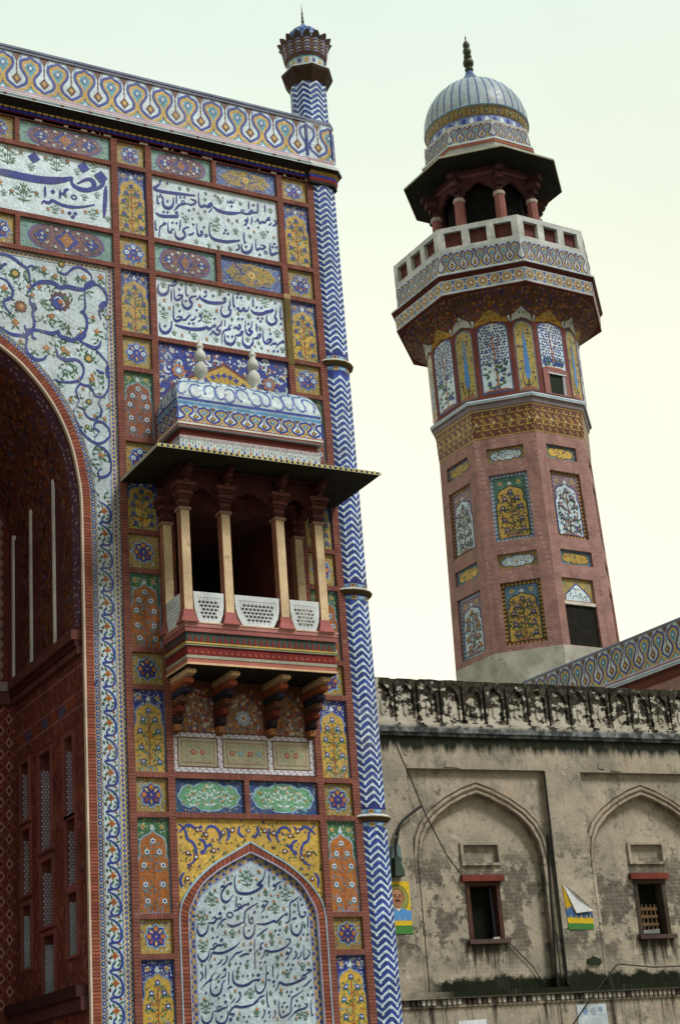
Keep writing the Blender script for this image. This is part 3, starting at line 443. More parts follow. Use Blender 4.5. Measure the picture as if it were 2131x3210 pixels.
# ---- tile panels of the two side columns
rnd = random.Random(7)
def panel(name, x0, x1, z0, z1, fnm, y=YF, mat='tile', label=None, **kw):
    P = Paint(fac(x0, z0, y)); fnm(P, x1 - x0, z1 - z0, rnd, **kw); o = P.build(name, M[mat], gate)
    if label: o['label'] = label
    return o
for x0, x1 in ((10.05, 10.62), (13.545, 14.11)):
    kinds = ['R', 'T', 'R', 'T', 'R', 'D', 'R', 'T', 'r', 'O', 'r', 't', 'r', 'O', 'r', 't']
    for i, k in enumerate(kinds):
        z1, z0 = ROWS[i] - HT, ROWS[i + 1] + HT
        if k == 'R': panel('rosette_panel', x0, x1, z0, z1, m_rosette)
        elif k == 'r': panel('rosette_panel', x0, x1, z0, z1, m_rosette, blue=BLD, fl=OR, bgc=YED)
        elif k in 'Tt': panel('tree_panel', x0, x1, z0, z1, m_tree, fl=BL, flc=PU if k == 'T' else WH, ground=YE if k == 'T' else (.55, .36, .06), sp=BL if k == 'T' else BLD)
        else: panel('tree_panel', x0, x1, z0, z1, m_tree, ground=(.42, .14, .03) if k == 'O' else (.27, .085, .035), sp=GR, edge=SKY, fl=WH, flc=BL, lf=(.10, .16, .20) if k == 'D' else (.12, .22, .20), trunk=ORD, foot=BLL, spd=(GRL, WH2, YE, TQL, WH2))
for z0, z1 in ((17.28, 17.785), (15.105, 15.715)):
    panel('cartouche_panel', 10.745, 12.015, z0, z1, m_cart_purple); panel('cartouche_panel', 12.105, 13.42, z0, z1, m_cart_yellow)
    panel('cartouche_panel', 8.145, 9.925, z0, z1, m_cart_purple); panel('rosette_panel', 7.445, 8.055, z0, z1, m_rosette)
    panel('cartouche_panel', 5.6, 7.355, z0, z1, m_cart_purple)
panel('cartouche_panel', 10.745, 12.015, 4.975, 5.545, m_cart_green); panel('cartouche_panel', 12.105, 13.42, 4.975, 5.545, m_cart_green)
# ---- inscriptions, traced stroke by stroke
def ints(s): return [int(q) / 1000 for q in s.split()]
def write(P, key, ox, oz, ink, Lb=1, wk=1.0):
    (x0, z0), st, dd, rr, ff, pp = TRACE[key]; dx, dz = x0 - ox, z0 - oz; r2 = random.Random(hash(key) % 97 if False else len(st))
    v = ints(pp)
    for i in range(0, len(v), 3): P.plant(v[i] + dx, v[i + 1] + dz, v[i + 2], GRD, GR, None, r2, Lb)
    for q in ff.split():
        x, z, r, c = q.split(','); x, z, r = int(x) / 1000 + dx, int(z) / 1000 + dz, int(r) / 1000
        if c == 's': P.star(x, z, r, r * .72, 10, GRD, Lb + 2); P.disc(x, z, r * .5, YE, Lb + 3)
        elif c == 'b': P.star(x, z, r, r * .75, 11, BR, Lb + 2); P.disc(x, z, r * .55, OR, Lb + 3); P.disc(x + r * .1, z + r * .1, r * .25, YEL, Lb + 4)
        else:
            cc = {'o': OR, 'd': BR, 'g': GR}[c]; P.star(x, z, r, r * .55, 5 if c != 'o' else 4, cc, Lb + 2); P.disc(x, z, r * .3, YE if c != 'g' else WH, Lb + 3, 6)
            P.leaf(x, z - r * .5, -PI / 2 - .6, r * 1.6, r * .5, GR, Lb + 1); P.leaf(x, z - r * .5, -PI / 2 + .7, r * 1.6, r * .5, GR, Lb + 1)
    for s_ in st.split(';'):
        w, q = s_.split(':'); c = ints(q); pts = [(c[i] + dx, c[i + 1] + dz) for i in range(0, len(c), 2)]
        P.stroke(pts, int(w) / 1000 * wk, ink, Lb + 3, nib=key != 'A', n=4)
    v = ints(dd)
    for i in range(0, len(v), 3):
        x, z, r = v[i] + dx, v[i + 1] + dz, v[i + 2] * 1.15; P.poly([(x - r, z + r * .1), (x - r * .1, z - r), (x + r, z - r * .1), (x + r * .1, z + r)], ink, Lb + 4)
    v = ints(rr)
    for i in range(0, len(v), 4):
        x, z, r, w = v[i] + dx, v[i + 1] + dz, v[i + 2], v[i + 3] * .85
        P.stroke([(x + r * math.cos(a), z + r * .8 * math.sin(a)) for a in [2 * PI * k / 10 for k in range(11)]], w, ink, Lb + 3, taper=False, n=1)
INK = (.012, .028, .25)
def insc(x0, x1, z0, z1, key, wk):
    P = Paint(fac(x0, z0)); P.rect(0, 0, x1 - x0, z1 - z0, WH, 0, 3); P.border(x1 - x0, z1 - z0, .012, YEL, 1); write(P, key, x0, z0, INK, 1, wk)
    return P.build('inscription_panel', M['tile'], gate)
insc(10.745, 13.42, 15.805, 17.19, 'B', 1.6); insc(10.745, 13.42, 13.735, 15.015, 'C', 1.6)
P = Paint(fac(5.0, 15.805)); P.rect(0, 0, 4.925, 1.385, WH, 0, 4); P.border(4.925, 1.385, .012, YEL, 1); write(P, 'A', 5.0, 15.805, INK, 1, 1.15)
P.rect(2.65, .62, 2.66, 1.0, INK, 2)
P.build('inscription_panel', M['tile'], gate)
# ---- portal border, spandrel
def band(pts0, pts1, y0, y1, mi=0, col=BRK, bb=None):
    for i in range(len(pts0) - 1):
        a, c, d, e_ = pts0[i], pts0[i + 1], pts1[i + 1], pts1[i]
        bb.face([(a[0], y0, a[1]), (c[0], y0, c[1]), (d[0], y0, d[1]), (e_[0], y0, e_[1])], col, mi)
        for p, q in ((a, c), (e_, d)): bb.face([(p[0], y0, p[1]), (q[0], y0, q[1]), (q[0], y1, q[1]), (p[0], y1, p[1])], col, mi)
O0, O1, O2 = AC, offs(AC, .145), offs(AC, .285)
b = MB()
# portal arch of small bricks: each brick a face set, joints dark
def brick_arch(bb, pts0, pts1, y0, y1, step=.055):
    acc = 0.0
    for i in range(len(pts0) - 1):
        l = math.hypot(pts0[i + 1][0] - pts0[i][0], pts0[i + 1][1] - pts0[i][1]); n = max(1, int(round(l / step)))
        for k in range(n):
            t0, t1 = k / n, (k + .8) / n; t2 = (k + 1) / n
            L_ = lambda p, t: (p[i][0] + (p[i + 1][0] - p[i][0]) * t, p[i][1] + (p[i + 1][1] - p[i][1]) * t)
            r = rnd.uniform(.75, 1.15); col = (.27 * r, .085 * r, .056 * r)
            for ta, tb, cc, yy in ((t0, t1, col, y0), (t1, t2, (.10, .03, .02), y0 + .004)):
                q = [L_(pts0, ta), L_(pts0, tb), L_(pts1, tb), L_(pts1, ta)]; bb.face([(p[0], yy, p[1]) for p in q], cc)
    band(pts0, pts1, y0 + .006, y1, 0, (.12, .035, .02), bb)
for s_ in (0, 1):
    p0, p1 = (O0, O1) if s_ == 0 else (mir(O0), mir(O1)); p0 = list(p0); p1 = list(p1)
    if s_: p0.insert(0, O0[-1]); p1.insert(0, O1[-1])
    brick_arch(b, p0, p1, 24.985, 25.05)
b.build('portal_arch_band', M['matte'], gate)
b = MB(); e0, e1 = offs(AC, -.03), AC
for s_ in (0, 1):
    p0, p1 = (e0, e1) if s_ == 0 else ([e0[-1]] + mir(e0), [e1[-1]] + mir(e1)); band(p0, p1, 24.97, 25.05, 0, (.62, .52, .42), b)
b.build('portal_edge_moulding', M['matte'], gate)
# white spandrel with arabesque
P = Paint(lambda u, v, h: (u, YF - h, v))
sp = [(9.77, -1.6), (9.77, 14.90)] + [(2.23, 14.90), (2.23, -1.6)] + [(2 * AX - p[0], p[1]) for p in O2] + O2[-2::-1]
sp = [p for i, p in enumerate(sp) if i == 0 or (abs(p[0] - sp[i - 1][0]) + abs(p[1] - sp[i - 1][1])) > 1e-4]
P.poly(sp, WH, 0)
sx0 = 8.0
scatter_ok = lambda p: inside((p[0], p[1]), sp) and p[0] < 9.74 and p[1] < 14.85
r3 = random.Random(5)
for _ in range(300):
    x, z = r3.uniform(7.0, 9.72), r3.uniform(10.4, 14.85)
    if not scatter_ok((x, z)): continue
    a = r3.random() * 6.3; d = .13
    P.stroke([(x + d * math.cos(a + t * .8) * t * .6, z + d * math.sin(a + t * .8) * t * .6) for t in (0, .6, 1.2, 1.8)], .012, GRD, 1, n=3)
    for k in range(2): P.leaf(x, z, a + k * 2.2, .11, .045, GR if r3.random() < .6 else GRD, 1)
write(P, 'S', 0, 0, BL, 1, 1.55)
fx, fz = 9.03, 14.02
def sxy(x, y): return x, y
# the big central blossom of the medallion
cxm, czm = 8.895, 14.14
P.star(cxm, czm, .21, .165, 12, BR, 5); P.star(cxm - .02, czm - .03, .16, .13, 9, BL, 6); P.star(cxm + .07, czm - .03, .11, .08, 7, BR, 7); P.stroke([(cxm - .12, czm + .01), (cxm - .05, czm + .07), (cxm + .03, czm + .02), (cxm + .07, czm - .07), (cxm + .02, czm - .12)], .03, WH, 8); P.disc(cxm + .0, czm - .01, .045, OR, 8); P.disc(cxm + .1, czm + .07, .05, GR, 8)
# left mirror image (outside the photograph)
for k in range(30):
    x, z = r3.uniform(2.3, 7.4), r3.uniform(12.6, 14.8)
    if inside((x, z), sp): P.flower(x, z, .07, OR, YE, 3); P.stroke([(x, z), (x + .15, z + .1), (x + .3, z - .05), (x + .4, z + .1)], .035, BL, 2)
def scroll(P, xa, xb, ztop, zbot, flip=1):
    w = xb - xa; ch = .4165; z = ztop; X = (lambda u: xa + u * w) if flip > 0 else (lambda u: xb - u * w)
    while z - ch > zbot:
        f = lambda u, v: (X(u), z - ch + v * ch)
        P.stroke([f(*p) for p in ((.08, 1.06), (.2, .97), (.48, .90), (.80, .74), (.95, .50), (.93, .25), (.76, .12), (.45, .09), (.30, .20), (.40, .34), (.54, .33))], .038, BL, 2, n=4)
        P.stroke([f(*p) for p in ((.45, .10), (.24, .06), (.12, .10))], .04, BL, 2); P.poly([f(.90, .52), f(.99, .45), f(.97, .22), f(.85, .12), f(.80, .24), f(.88, .34)], BL, 3)
        P.star(*f(.48, .60), .075, .038, 4, OR, 3); P.star(*f(.48, .60), .03, .018, 5, ORD, 4)
        for u, v, a in ((.42, .72, 2.2), (.62, .70, .9), (.35, .55, 3.4), (.66, .47, -.6), (.5, .44, -1.8), (.15, .45, 1.2), (.12, .7, 1.8), (.72, .88, .2), (.6, .2, .8), (.2, .28, 2.4)): P.leaf(*f(u, v), a, .085, .040, GR if u > .3 else GRD, 2)
        P.star(*f(.10, .38), .028, .018, 5, BR, 3); P.leaf(*f(.93, .98), 2.5, .08, .035, ORD, 2)
        P.stroke([f(.5, .6), f(.35, .74), f(.3, .9)], .012, GRD, 1)
        z -= ch
scroll(P, 9.515, 9.765, 10.36, -1.5); scroll(P, 2.235, 2.485, 10.36, 6.0, -1)
P.build('arabesque_spandrel', M['tile'], gate)
P = Paint(lambda u, v, h: (u, YF - .001 - h, v)); m_subborder(P, 9.77, 9.925, -1.6, 15.015); m_subborder(P, 2.075, 2.23, 5, 15.015); m_subborder(P, 2.23, 9.77, 14.90, 15.015, vertical=False)
P.build('border_strip', M['tile'], gate)
# inner strip following the arch
def along(pts, off):
    ls = [0.0]
    for i in range(len(pts) - 1): ls.append(ls[-1] + math.hypot(pts[i + 1][0] - pts[i][0], pts[i + 1][1] - pts[i][1]))
    def f(u, v):
        u = max(0, min(ls[-1] - 1e-6, u)); i = next(k for k in range(len(ls) - 1) if ls[k + 1] > u); t = (u - ls[i]) / (ls[i + 1] - ls[i])
        a, c = pts[i], pts[i + 1]; n = offs(pts, v)
        return n[i][0] + (n[i + 1][0] - n[i][0]) * t, n[i][1] + (n[i + 1][1] - n[i][1]) * t
    return f, ls
NCACHE = {}
def arch_fn(pts, y, sgn=1):
    ls = [0.0]
    for i in range(len(pts) - 1): ls.append(ls[-1] + math.hypot(pts[i + 1][0] - pts[i][0], pts[i + 1][1] - pts[i][1]))
    o1 = offs(pts, 1.0); nrm = [(o1[i][0] - p[0], o1[i][1] - p[1]) for i, p in enumerate(pts)]
    def fn(u, v, h):
        u = max(0, min(ls[-1] - 1e-6, u)); i = next(k for k in range(len(ls) - 1) if ls[k + 1] > u); t = (u - ls[i]) / (ls[i + 1] - ls[i])
        px = pts[i][0] + (pts[i + 1][0] - pts[i][0]) * t; pz = pts[i][1] + (pts[i + 1][1] - pts[i][1]) * t
        nx = nrm[i][0] + (nrm[i + 1][0] - nrm[i][0]) * t; nz = nrm[i][1] + (nrm[i + 1][1] - nrm[i][1]) * t
        x = px + nx * v; return (x if sgn > 0 else 2 * AX - x, y - h, pz + nz * v)
    return fn, ls[-1]
for sg in (1, -1):
    fn, LL = arch_fn(AC, YF - .001, sg); P = Paint(fn); u = 0.0
    while u < LL - .06:
        P.rect(u, .145, u + .1, .285, YEL, 0); P.rect(u, .145, u + .1, .162, BLL, 1); P.rect(u, .272, u + .1, .285, SKY, 1)
        P.disc(u + .03, .215, .042, BL, 1, 8); P.disc(u + .03, .215, .02, SKY, 2, 6); P.star(u + .08, .255, .022, .012, 4, BL, 1); P.star(u + .08, .178, .022, .012, 4, BLL, 1); u += .1
    P.build('arch_border_strip', M['tile'], gate)
# ---- lining of the deep portal
ls = [0.0]
for i in range(len(AC) - 1): ls.append(ls[-1] + math.hypot(AC[i + 1][0] - AC[i][0], AC[i + 1][1] - AC[i][1]))
o1 = offs(AC, -1.0); NR = [(o1[i][0] - p[0], o1[i][1] - p[1]) for i, p in enumerate(AC)]
def lin(u, v, h):
    u = max(0, min(ls[-1] - 1e-6, u)); i = next(k for k in range(len(ls) - 1) if ls[k + 1] > u); t = (u - ls[i]) / (ls[i + 1] - ls[i])
    d = .03 + h; return (AC[i][0] + (AC[i + 1][0] - AC[i][0]) * t + NR[i][0] * d, 25.06 + v, AC[i][1] + (AC[i + 1][1] - AC[i][1]) * t + NR[i][1] * d)
def uz(z): return z + 1.65
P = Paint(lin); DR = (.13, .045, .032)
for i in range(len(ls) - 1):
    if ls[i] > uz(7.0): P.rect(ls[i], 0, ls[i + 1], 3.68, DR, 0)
r4 = random.Random(3); LU = ls[-1]; u = uz(8.1)
while u < LU - .05:                                      # floral band just inside the arch
    i = 0; P.rect(u, .05, u + .16, .40, (.12, .06, .10), 1)
    for k in range(5): P.star(u + r4.random() * .15, .08 + r4.random() * .29, .028, .014, 4, r4.choice([(.62, .60, .66), (.45, .40, .55), (.05, .04, .2), (.5, .3, .28)]), 2)
    u += .16
u = uz(8.1)
for _ in range(2600):
    uu, vv = r4.uniform(uz(8.1), LU - .3), r4.uniform(.5, 3.6); c = r4.choice([(.20, .06, .025), (.16, .03, .03), (.26, .11, .03), (.08, .06, .14), (.18, .12, .12), (.05, .02, .02), (.05, .02, .02)])
    P.star(uu, vv, r4.uniform(.03, .075), .03, 5, c, 1)
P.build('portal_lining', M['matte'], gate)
b = MB(); MO = (.15, .055, .05)
b.box(9.02, 9.2, 25.1, 28.75, 7.86, 8.03, MO); b.box(9.08, 9.2, 25.1, 28.75, 7.74, 7.86, (.07, .02, .02)); b.box(9.12, 9.2, 25.1, 28.75, 7.62, 7.74, MO)
b.box(6.0, 9.02, 28.57, 28.75, 7.86, 8.03, (.3, .25, .24)); b.box(6.0, 9.1, 28.62, 28.75, 7.62, 7.86, MO)
b.build('portal_ledge', M['matte'], gate); b = MB(); b.box(9.0, 9.2, 25.1, 28.75, 2.1, 2.28, (.05, .02, .02)); b.box(9.08, 9.2, 25.1, 28.75, 1.9, 2.1, (.10, .04, .04))
b.build('portal_ledge', M['matte'], gate)
for y, zt in ((26.13, 11.15), (27.40, 11.0), (28.44, 10.85)):
    b = MB(); c = (.80, .82, .80); b.box(9.08, 9.2, y - .045, y + .045, 8.03, zt, c); b.box(9.11, 9.2, y + .045, y + .11, 8.03, zt - .1, (.12, .03, .035)); b.box(9.11, 9.2, y - .16, y - .045, 8.03, zt - .1, (.10, .03, .035))
    b.build('portal_pilaster', M['matte'], gate)
NI = [(25.80, 5.05, 6.36, .44), (27.02, 4.70, 6.36, .62), (28.12, 5.40, 6.42, .46), (25.74, 3.9, 4.98, .46), (28.08, 4.1, 5.22, .46), (26.98, 3.42, 4.50, .60), (25.72, 2.80, 3.78, .44), (28.05, 2.85, 3.90, .46), (26.9, 2.32, 3.25, .56)]
df = lambda u, v, h: (9.205 - h, u, v)
b = MB(); DC = (.17, .05, .045)
b.poly_h(df, [(25.045, -1.6), (28.75, -1.6), (28.75, 7.75), (25.045, 7.75)], [[(y - w / 2, z0), (y + w / 2, z0), (y + w / 2, z1), (y - w / 2, z1)] for y, z0, z1, w in NI], 0, -.24, DC); b.build('portal_dado', M['matte'], gate)
P = Paint(df); inh = lambda u, v: any(y - w / 2 - .09 < u < y + w / 2 + .09 and z0 - .09 < v < z1 + .11 for y, z0, z1, w in NI)
for _ in range(2600):
    uu, vv = r4.uniform(25.1, 28.65), r4.uniform(.8, 7.5)
    if inh(uu, vv): continue
    P.rect(uu, vv, uu + r4.uniform(.03, .09), vv + r4.uniform(.04, .12), r4.choice([(.26, .07, .035), (.12, .03, .03), (.22, .085, .04), (.16, .06, .08), (.28, .11, .09)]), 1)
for zz_ in (7.42, 6.98, 6.74, 2.15): P.rect(25.06, zz_, 28.74, zz_ + .035, (.30, .13, .13), 2)
for k in range(7): P.rect(25.5 + k * .45, 6.80, 25.5 + k * .45 + .34, 6.95, (.10, .09, .16) if k % 2 else (.24, .06, .03), 2)
P.build('dado_tiles', M['matte'], gate)
for k, (y, z0, z1, w) in enumerate(NI):
    b = MB(); FRC = (.24, .085, .08)
    for q in ((y - w / 2 - .07, y - w / 2, z0 - .05, z1 + .07), (y + w / 2, y + w / 2 + .07, z0 - .05, z1 + .07), (y - w / 2, y + w / 2, z1, z1 + .07), (y - w / 2, y + w / 2, z0 - .05, z0)): b.box(9.17, 9.206, q[0], q[1], q[2], q[3], FRC)
    b.face([(9.43, y - w / 2, z0), (9.43, y + w / 2, z0), (9.43, y + w / 2, z1), (9.43, y - w / 2, z1)], (.05, .02, .025)); nb = b.build('portal_niche', M['matte'], gate)
    P = Paint(lambda u, v, h: (9.215 + u, y + w / 2 - .004 - h, z0 + v)); H_ = z1 - z0
    if k in (6, 7, 8): P.rect(0, 0, .21, H_ * .86, (.32, .34, .42), 0)
    else: P.rect(0, 0, .21, H_ * .86, (.20, .09, .12), 0)
    zz_ = .02
    while zz_ < H_ * .84:
        for uu in (.03, .09, .15): P.star(uu + (.03 if int(zz_ / .05) % 2 else 0), zz_ + .02, .030, .018, 4, (.52, .48, .56) if k not in (6, 7, 8) else (.46, .50, .58), 1)
        zz_ += .05
    P.build('lattice', M['matte'], nb)
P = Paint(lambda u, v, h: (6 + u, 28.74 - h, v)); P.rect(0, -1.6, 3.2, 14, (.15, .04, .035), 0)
for i in range(8):
    for j in range(26):
        P.poly([(2.2 + i * .15, 2.2 + j * .22), (2.27 + i * .15, 2.31 + j * .22), (2.2 + i * .15, 2.42 + j * .22), (2.13 + i * .15, 2.31 + j * .22)], (.40, .22, .22) if (i + j) % 2 else (.26, .08, .05), 1)
        P.poly([(2.2 + i * .15, 2.25 + j * .22), (2.24 + i * .15, 2.31 + j * .22), (2.2 + i * .15, 2.37 + j * .22), (2.16 + i * .15, 2.31 + j * .22)], (.12, .025, .02), 2)
for i in range(2):
    for j in range(16): P.poly([(2.75 + i * .2, 8.1 + j * .2), (2.8 + i * .2, 8.2 + j * .2), (2.75 + i * .2, 8.3 + j * .2), (2.7 + i * .2, 8.2 + j * .2)], (.34, .22, .22), 1)
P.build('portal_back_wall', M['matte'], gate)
# ---- cornice + parapet
def run(bb, prof, x0, x1):
    """profile (y, z, colour of the strip going to the next point) swept along x"""
    for k in range(len(prof) - 1):
        (ya, za, c), (yb, zb, _) = prof[k], prof[k + 1]; bb.face([(x0, ya, za), (x1, ya, za), (x1, yb, zb), (x0, yb, zb)], c)
    for x in (x0, x1): bb.face([(x, p[0], p[1]) for p in prof], prof[0][2])
b = MB()
run(b, [(25.05, 17.80, BRK), (24.985, 17.80, (.20, .03, .03)), (24.985, 17.86, (.20, .03, .03)), (24.955, 17.87, BLD), (24.955, 17.93, DK), (24.90, 17.99, DK), (24.80, 18.055, DK), (24.77, 18.06, (.60, .66, .68)), (24.77, 18.078, (.17, .25, .28)), (24.77, 18.125, (.5, .55, .58)), (24.82, 18.15, (.55, .58, .58)), (24.84, 18.19, (.40, .26, .28)), (24.86, 18.23, (.52, .50, .54)), (24.87, 18.27, (.40, .22, .26)), (24.88, 18.30, (.42, .44, .60)), (24.895, 18.325, WH2), (25.05, 18.325, WH2)], -2.2, 14.13)  # the DK strips paint the shadow below the cornice
x = -2.0
while x < 14.1:
    if x > 5.5:
        b.poly_h(lambda u, v, h: (u, 24.955 - h, v), [(x - .05, 17.935), (x + .05, 17.935), (x + .045, 17.975), (x, 18.01), (x - .045, 17.975)], [], .028, 0, (.62, .40, .10)); b.box(x - .035, x + .035, 24.94, 24.96, 17.87, 17.925, (.04, .045, .30))
    x += .125
for x in [5.6 + .55 * k for k in range(16)]: b.box(x - .03, x + .03, 24.765, 24.775, 18.08, 18.122, BR)
for k in range(30):
    x = 5.5 + rnd.random() * 8.5; w = rnd.uniform(.05, .2); b.box(x, x + w, 24.98, 24.99, 17.805, 17.84, (.5, .44, .38))
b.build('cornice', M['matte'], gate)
P = Paint(lambda u, v, h: (u, 24.9 - h, v)); P.rect(-2.2, 18.325, 4.9, 19.15, WH, 0); m_frieze(P, 4.9, 14.13, .5325, 18.325, 19.14, 7.8, 0)
P.build('parapet_frieze', M['tile'], gate)
b = MB(); b.box(-2.2, 14.13, 24.905, 25.35, 18.33, 19.15, WH2); b.box(-2.2, 14.13, 24.87, 25.38, 19.15, 19.20, (.30, .32, .42)); b.box(-2.2, 14.13, 24.85, 25.40, 19.20, 19.245, (.22, .25, .36)); b.build('parapet', M['matte'], gate)
# ---- corner turret
TX, TY, TR = 14.484, 25.29, .378
tur = None
b = MB(); b.lathe([(TR, -1.65), (TR, 20.36)], TX, TY, 16, BLD, ph=-PI / 2)
tur = b.build('corner_turret', M['tile'], gate, label='slim octagonal turret with blue and white chevron tiles')
fa = lambda k: -PI / 2 + k * PI / 8
def tfn(u, v, h):
    k = math.floor(u); t = u - k; r = TR + h; a, c = fa(k), fa(k + 1)
    return (TX + r * (math.cos(a) * (1 - t) + math.cos(c) * t), TY + r * (math.sin(a) * (1 - t) + math.sin(c) * t), v)
P = Paint(tfn); pit = .1302; ch = .116
rings = [4.93, 9.10, 13.76]
def near_ring(z): return any(q - .19 < z < q + .17 for q in rings)
BLT = (.019, .050, .27)
for k in range(-6, 7):
    z = -1.5
    while z < 20.2:
        if not (near_ring(z) or near_ring(z + .1) or 17.7 < z < 19.2):
            up = k % 2 == 0; za, zb = (z + ch, z) if up else (z, z + ch); w = .040
            jz = rnd.uniform(-.005, .005); za += jz; zb += jz + rnd.uniform(-.004, .004); q_ = rnd.uniform(.78, 1.04); q2 = rnd.uniform(.7, 1.25)
            P.face([P.fn(k, za, LH), P.fn(k + 1, zb, LH), P.fn(k + 1, zb + w, LH), P.fn(k, za + w, LH)], tuple(c_ * q_ for c_ in WH))
            pk = k if up else k + 1
            if k % 2 == 0: P.poly([(k, z + ch - .036), (k + .17, z + ch - .010), (k + .12, z + ch + .020), (k, z + ch + .03)], WH, 2); P.poly([(k + 2, z + ch - .036), (k + 2 - .17, z + ch - .010), (k + 2 - .12, z + ch + .020), (k + 2, z + ch + .03)], WH, 2)
            else: P.poly([(k, z + .05), (k + .17, z + .028), (k + .15, z - .006), (k, z - .022)], WH, 2); P.poly([(k, z + .05), (k - .17, z + .028), (k - .15, z - .006), (k, z - .022)], WH, 2)
            P.face([P.fn(k, za + w, LH), P.fn(k + 1, zb + w, LH), P.fn(k + 1, zb + pit - .006, LH), P.fn(k, za + pit - .006, LH)], tuple(c_ * q2 for c_ in BLT))
        z += pit
    for q in rings:
        for z0 in (q - .155, q + .075):
            P.rect(k, z0, k + 1, z0 + .085, (.08, .18, .34), 1)
            if k % 2: P.rect(k + .18, z0 + .005, k + .82, z0 + .08, (.40, .29, .08), 2); P.disc(k + .5, z0 + .05, .045, BR, 3, 6, .9) if False else P.rect(k + .32, z0 + .03, k + .68, z0 + .07, BR, 3)
            else: P.rect(k + .1, z0 + .03, k + .9, z0 + .07, SKY, 2)
P.build('chevron_tiles', M['tile'], tur)
for q in rings:
    b = MB(); b.lathe([(TR + .001, q - .05), (TR + .015, q - .045), (TR + .085, q + .015), (TR + .09, q + .03), (TR + .05, q + .07), (TR + .001, q + .08)], TX, TY, 16, (.5, .48, .42), [(.10, .075, .03)] * 2 + [(.30, .25, .14)] + [(.52, .55, .54)] * 3, ph=-PI / 2 + PI / 16); b.build('turret_ring', M['matte'], tur)
# pier at parapet height
PX = [(14.14, 24.885), (14.70, 24.885), (14.83, 25.02), (14.83, 25.62), (14.14, 25.62)]
def pex(d): return [(14.14 - .001, 24.885 - d), (14.70 + d * .4, 24.885 - d), (14.83 + d, 25.02 - d * .4), (14.83 + d, 25.62 + d), (14.14 - .001, 25.62 + d)]
b = MB(); zz = [(-.0, 17.74, DK), (.0, 17.80, (.2, .03, .03)), (.02, 17.87, BLD), (.02, 17.93, (.3, .18, .04)), (.06, 17.99, DK), (.10, 18.055, DK), (.115, 18.06, (.6, .66, .68)), (.115, 18.12, (.16, .24, .24)), (.07, 18.15, (.55, .58, .58)), (.03, 18.23, (.40, .24, .26)), (.01, 18.30, (.42, .44, .6)), (.0, 18.325, WH2), (.0, 19.15, (.3, .32, .42)), (.02, 19.2, (.22, .25, .36)), (.02, 19.245, WH2)]  # DK strips carry the painted cornice shadow round the pier
b.loft([[(p[0], p[1], z) for p in pex(d)] for d, z, c in zz], WH2, True, 0, [c for d, z, c in zz]); b.build('turret_pier', M['matte'], tur)
P = Paint(lambda u, v, h: (14.14 + u, 24.883 - h, v)); m_frieze(P, 0, .56, .5325, 18.335, 19.14, -.02, 0); P.build('pier_frieze', M['tile'], tur)
P = Paint(lambda u, v, h: (14.70 + u * .707 + h * .7, 24.884 + u * .707 - h * .7, v)); m_frieze(P, 0, .184, .5325, 18.335, 19.14, .3, 0); P.build('pier_frieze', M['tile'], tur)
p8 = -PI / 2 + PI / 8 + .12
b = MB(); b.lathe([(TR + .004, 20.22), (TR + .03, 20.26), (.54, 20.50), (.555, 20.56), (.54, 20.60), (.42, 20.63)], TX, TY, 8, DK, [(.05, .03, .02)] * 3 + [(.45, .48, .5)] * 3, ph=p8); b.build('turret_collar', M['matte'], tur)
P = Paint(lambda u, v, h: (TX + (.40 + h) * math.cos(p8 + u), TY + (.40 + h) * math.sin(p8 + u), v))
for k in range(16): P.rect(k * PI / 8, 20.6, (k + 1) * PI / 8, 20.87, WH2, 0); P.disc(k * PI / 8 + .2, 20.76, .10, YE if k % 2 else BL, 1, 6, .6); P.rect(k * PI / 8, 20.84, (k + 1) * PI / 8, 20.87, TQ, 1)
P.build('turret_neck', M['tile'], tur)
for k in range(16):                                      # lotus petals of the crown
    a = -PI / 2 + k * PI / 8; b = MB(); n = 5
    prof = [(.385, 20.86, .075), (.44, 20.95, .085), (.465, 21.1, .092), (.49, 21.25, .09), (.55, 21.35, .06), (.585, 21.39, .01)]
    fr, bk = [], []
    for r, z, w in prof:
        for lst, d in ((fr, 0), (bk, -.05)):
            lst.append([(TX + (r + d) * math.cos(a) - s_ * w * math.sin(a), TY + (r + d) * math.sin(a) + s_ * w * math.cos(a), z + (.02 if d else 0)) for s_ in (-1, 1)] )
    for i in range(len(prof) - 1):
        c = (.09, .065, .05) if i > 2 else (.16, .10, .08)
        b.face([fr[i][0], fr[i][1], fr[i + 1][1], fr[i + 1][0]], c); b.face([bk[i][0], bk[i][1], bk[i + 1][1], bk[i + 1][0]], (.08, .06, .05))
        for s_ in (0, 1): b.face([fr[i][s_], bk[i][s_], bk[i + 1][s_], fr[i + 1][s_]], (.06, .04, .03))
    for j in range(5):
        z = 20.92 + j * .07; r = .43 + .06 * (z - 20.86) / .4 + .008; ww = .05
        q = [(-ww, z), (0, z + .03), (ww, z), (ww, z + .028), (0, z + .058), (-ww, z + .028)]
        b.face([(TX + (r + (p[1] - z) * .15 + .012) * math.cos(a) - p[0] * math.sin(a), TY + (r + (p[1] - z) * .15 + .012) * math.sin(a) + p[0] * math.cos(a), p[1]) for p in q], (.42, .46, .52) if j % 2 else (.22, .26, .5))
    b.build('crown_petal', M['matte'], tur)
b = MB(); b.lathe([(.36, 20.86), (.40, 21.3), (.40, 21.42), (.36, 21.56), (.27, 21.70), (.15, 21.80), (.07, 21.86), (.045, 21.92)], TX, TY, 24, BLL); dm = b.build('turret_dome', M['tile'], tur, smooth=True)
